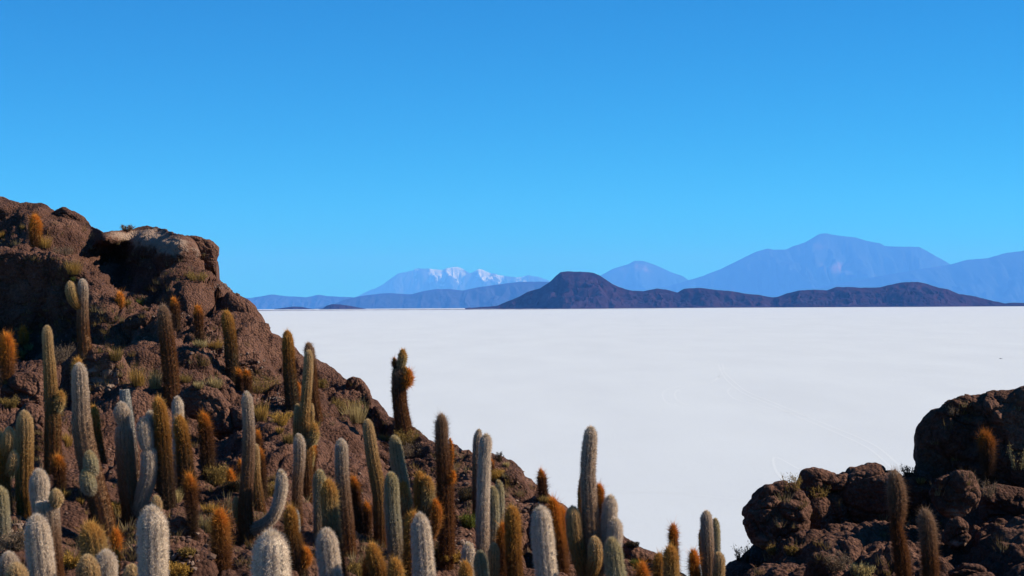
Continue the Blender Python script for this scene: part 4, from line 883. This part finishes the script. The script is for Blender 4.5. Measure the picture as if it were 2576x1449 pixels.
S_(1995,1232,52,48,'olive','twig','olive twiggy bush on top of the left boulder of the right outcrop')
S_(2290,1196,42,28,'dark','twig','dark bare twigs beside the giant rock')
S_(1868,1408,40,46,'dark','twig','dark leafy bush on the ramp at the left foot of the right outcrop')
S_(2061,1250,46,38,'olive','twig','sparse olive bush on the front of the middle boulder')
S_(2398,1044,34,26,'grey','twig','dry bush on the shoulder of the giant rock')
S_(2100,1432,70,50,'grey','bush','rounded grey bush at the bottom of the right outcrop')
S_(2166,1449,54,40,'pale','bush','straw-coloured bush right of the rounded grey one')
S_(2484,1246,60,50,'grey','twig','dull twiggy bush under the orange-headed cactus on the giant rock')
S_(2562,1178,40,62,'pale','twig','pale dry twigs against the giant rock at the right edge')
S_(1946,1394,34,24,'olive','bush','olive bush below the pale undercut base')
S_(1992,1394,26,22,'olive','bush','small olive tuft right of the olive bush below the undercut')
S_(2316,1215,26,16,'olive','tuft','olive tuft in the notch left of the round sunlit boulder')

# ------------------------------------------------------------------ loose stones and dry ground cover (nobody could count them)
g = np.random.default_rng(5)
ico = bmesh.new(); bmesh.ops.create_icosphere(ico, subdivisions=1, radius=1); ico.verts.ensure_lookup_table()
cube = np.array([tuple(v_.co) for v_ in ico.verts]); cf = np.array([[v_.index for v_ in f_.verts] for f_ in ico.faces]); ico.free()
sv, sf, off = [], [], 0
clusters = [(445, 790, 45, 22), (540, 885, 45, 18), (700, 1005, 60, 16), (480, 1390, 60, 50), (60, 1330, 30, 14), (1165, 1380, 40, 30), (1330, 1250, 60, 60), (300, 1180, 80, 60), (620, 920, 60, 40), (1000, 1250, 200, 120), (560, 720, 30, 12)]
for cu, cv, wu, wv in clusters:
    for _ in range(46):
        u, v = cu + g.normal(0, wu * .6), cv + g.normal(0, wv * .6); p = hit(u, v)
        if p is None: continue
        s_ = g.uniform(.025, .075) * g.uniform(.5, 1.5)
        q = cube * g.uniform(.65, 1.15, (12, 3)) * g.uniform(.6, 1.3, 3); ang = g.random() * 6.28; ca, sa_ = math.cos(ang), math.sin(ang)
        q = np.stack([q[:, 0] * ca - q[:, 1] * sa_, q[:, 0] * sa_ + q[:, 1] * ca, q[:, 2] * .7], 1) * s_
        sv.append(q + p + [0, 0, s_ * .2]); sf.append(cf + off); off += 12
stm, n, l, o = new_mat('loose_stone')
geo = n.new('ShaderNodeNewGeometry'); b = n.new('ShaderNodeBsdfDiffuse')
t = tex(n, l, 'ShaderNodeTexNoise', 1.7, geo.outputs['Position'], Detail=3)
r = ramp(n, [(.35, (.10, .06, .045)), (.55, (.20, .14, .11)), (.68, (.26, .20, .16))]); l.new(t.outputs['Fac'], r.inputs[0]); l.new(r.outputs[0], b.inputs[0]); l.new(b.outputs[0], o.inputs[0])
tag(mesh_obj('loose_stones', np.vstack(sv), [np.vstack(sf)], [stm], smooth=False), 'loose pale and brown rubble lying between the boulders', 'stones', kind='stuff')
gv, gf, gc, off = [], [], [], 0
k = 0; tries = 0
while k < 1250 and tries < 6000:
    tries += 1
    u = g.uniform(-20, 2580); v = g.uniform(560, 1449)
    if 1720 < u < 1850: continue
    dens_ = float(vnoise(np.array([[u * .012, v * .018, 3.0]]), 8)[0])
    if dens_ < g.uniform(-.15, .5): continue
    if v < np.interp(u, SIL[:, 0], SIL[:, 1]) + 14: continue
    if u > 1850 and g.random() < .6: continue
    p = hit(u, v)
    if p is None: continue
    k += 1; col = np.array([(.26, .17, .06), (.20, .14, .06), (.30, .23, .12), (.14, .095, .055)][g.integers(0, 4)])
    Hh = g.uniform(.10, .36); m_ = g.integers(14, 34)
    for _ in range(m_):
        a = g.random() * 6.283; q = g.random() * Hh * .5; b_ = p + [math.cos(a) * q, math.sin(a) * q, -.04]
        d = np.array([math.cos(a) * g.random() * .8, math.sin(a) * g.random() * .8, 1]); d /= np.linalg.norm(d); s_ = np.cross(d, g.normal(0, 1, 3)); s_ = s_ / np.linalg.norm(s_) * .007
        gv += [b_ - s_, b_ + s_, b_ + d * Hh * g.uniform(.5, 1.1)]; gf.append((off, off + 1, off + 2)); off += 3; cj = col * g.uniform(.6, 1.3); gc += [cj * .7, cj * .7, cj]
tag(mesh_obj('dry_grass', np.array(gv), [np.array(gf)], [LEAF], fcols=np.clip(np.array(gc), 0, .8), smooth=False), 'short dry yellow grass scattered over the rocky slopes', 'grass', kind='stuff')
#@@END
# ------------------------------------------------------------------ haze
m, n, l, o = new_mat('haze')
pv = n.new('ShaderNodeVolumePrincipled'); pv.inputs['Density'].default_value = 1.75e-5
pv.inputs['Color'].default_value = (.085, .31, .95, 1); pv.inputs['Absorption Color'].default_value = (.5, .5, .5, 1); pv.inputs['Anisotropy'].default_value = 0
l.new(pv.outputs[0], o.inputs['Volume'])
x0, x1, y0, y1, z0, z1 = -70000, 70000, -8000, 160000, -2600, 3500
V = [(x, y, z) for x in (x0, x1) for y in (y0, y1) for z in (z0, z1)]
fq = [(0, 1, 3, 2), (4, 6, 7, 5), (0, 4, 5, 1), (2, 3, 7, 6), (0, 2, 6, 4), (1, 5, 7, 3)]
hz = mesh_obj('haze', V, [np.array(fq)], [m], smooth=False); tag(hz, kind='stuff', label='thin blue air over the salt flat', cat='haze')
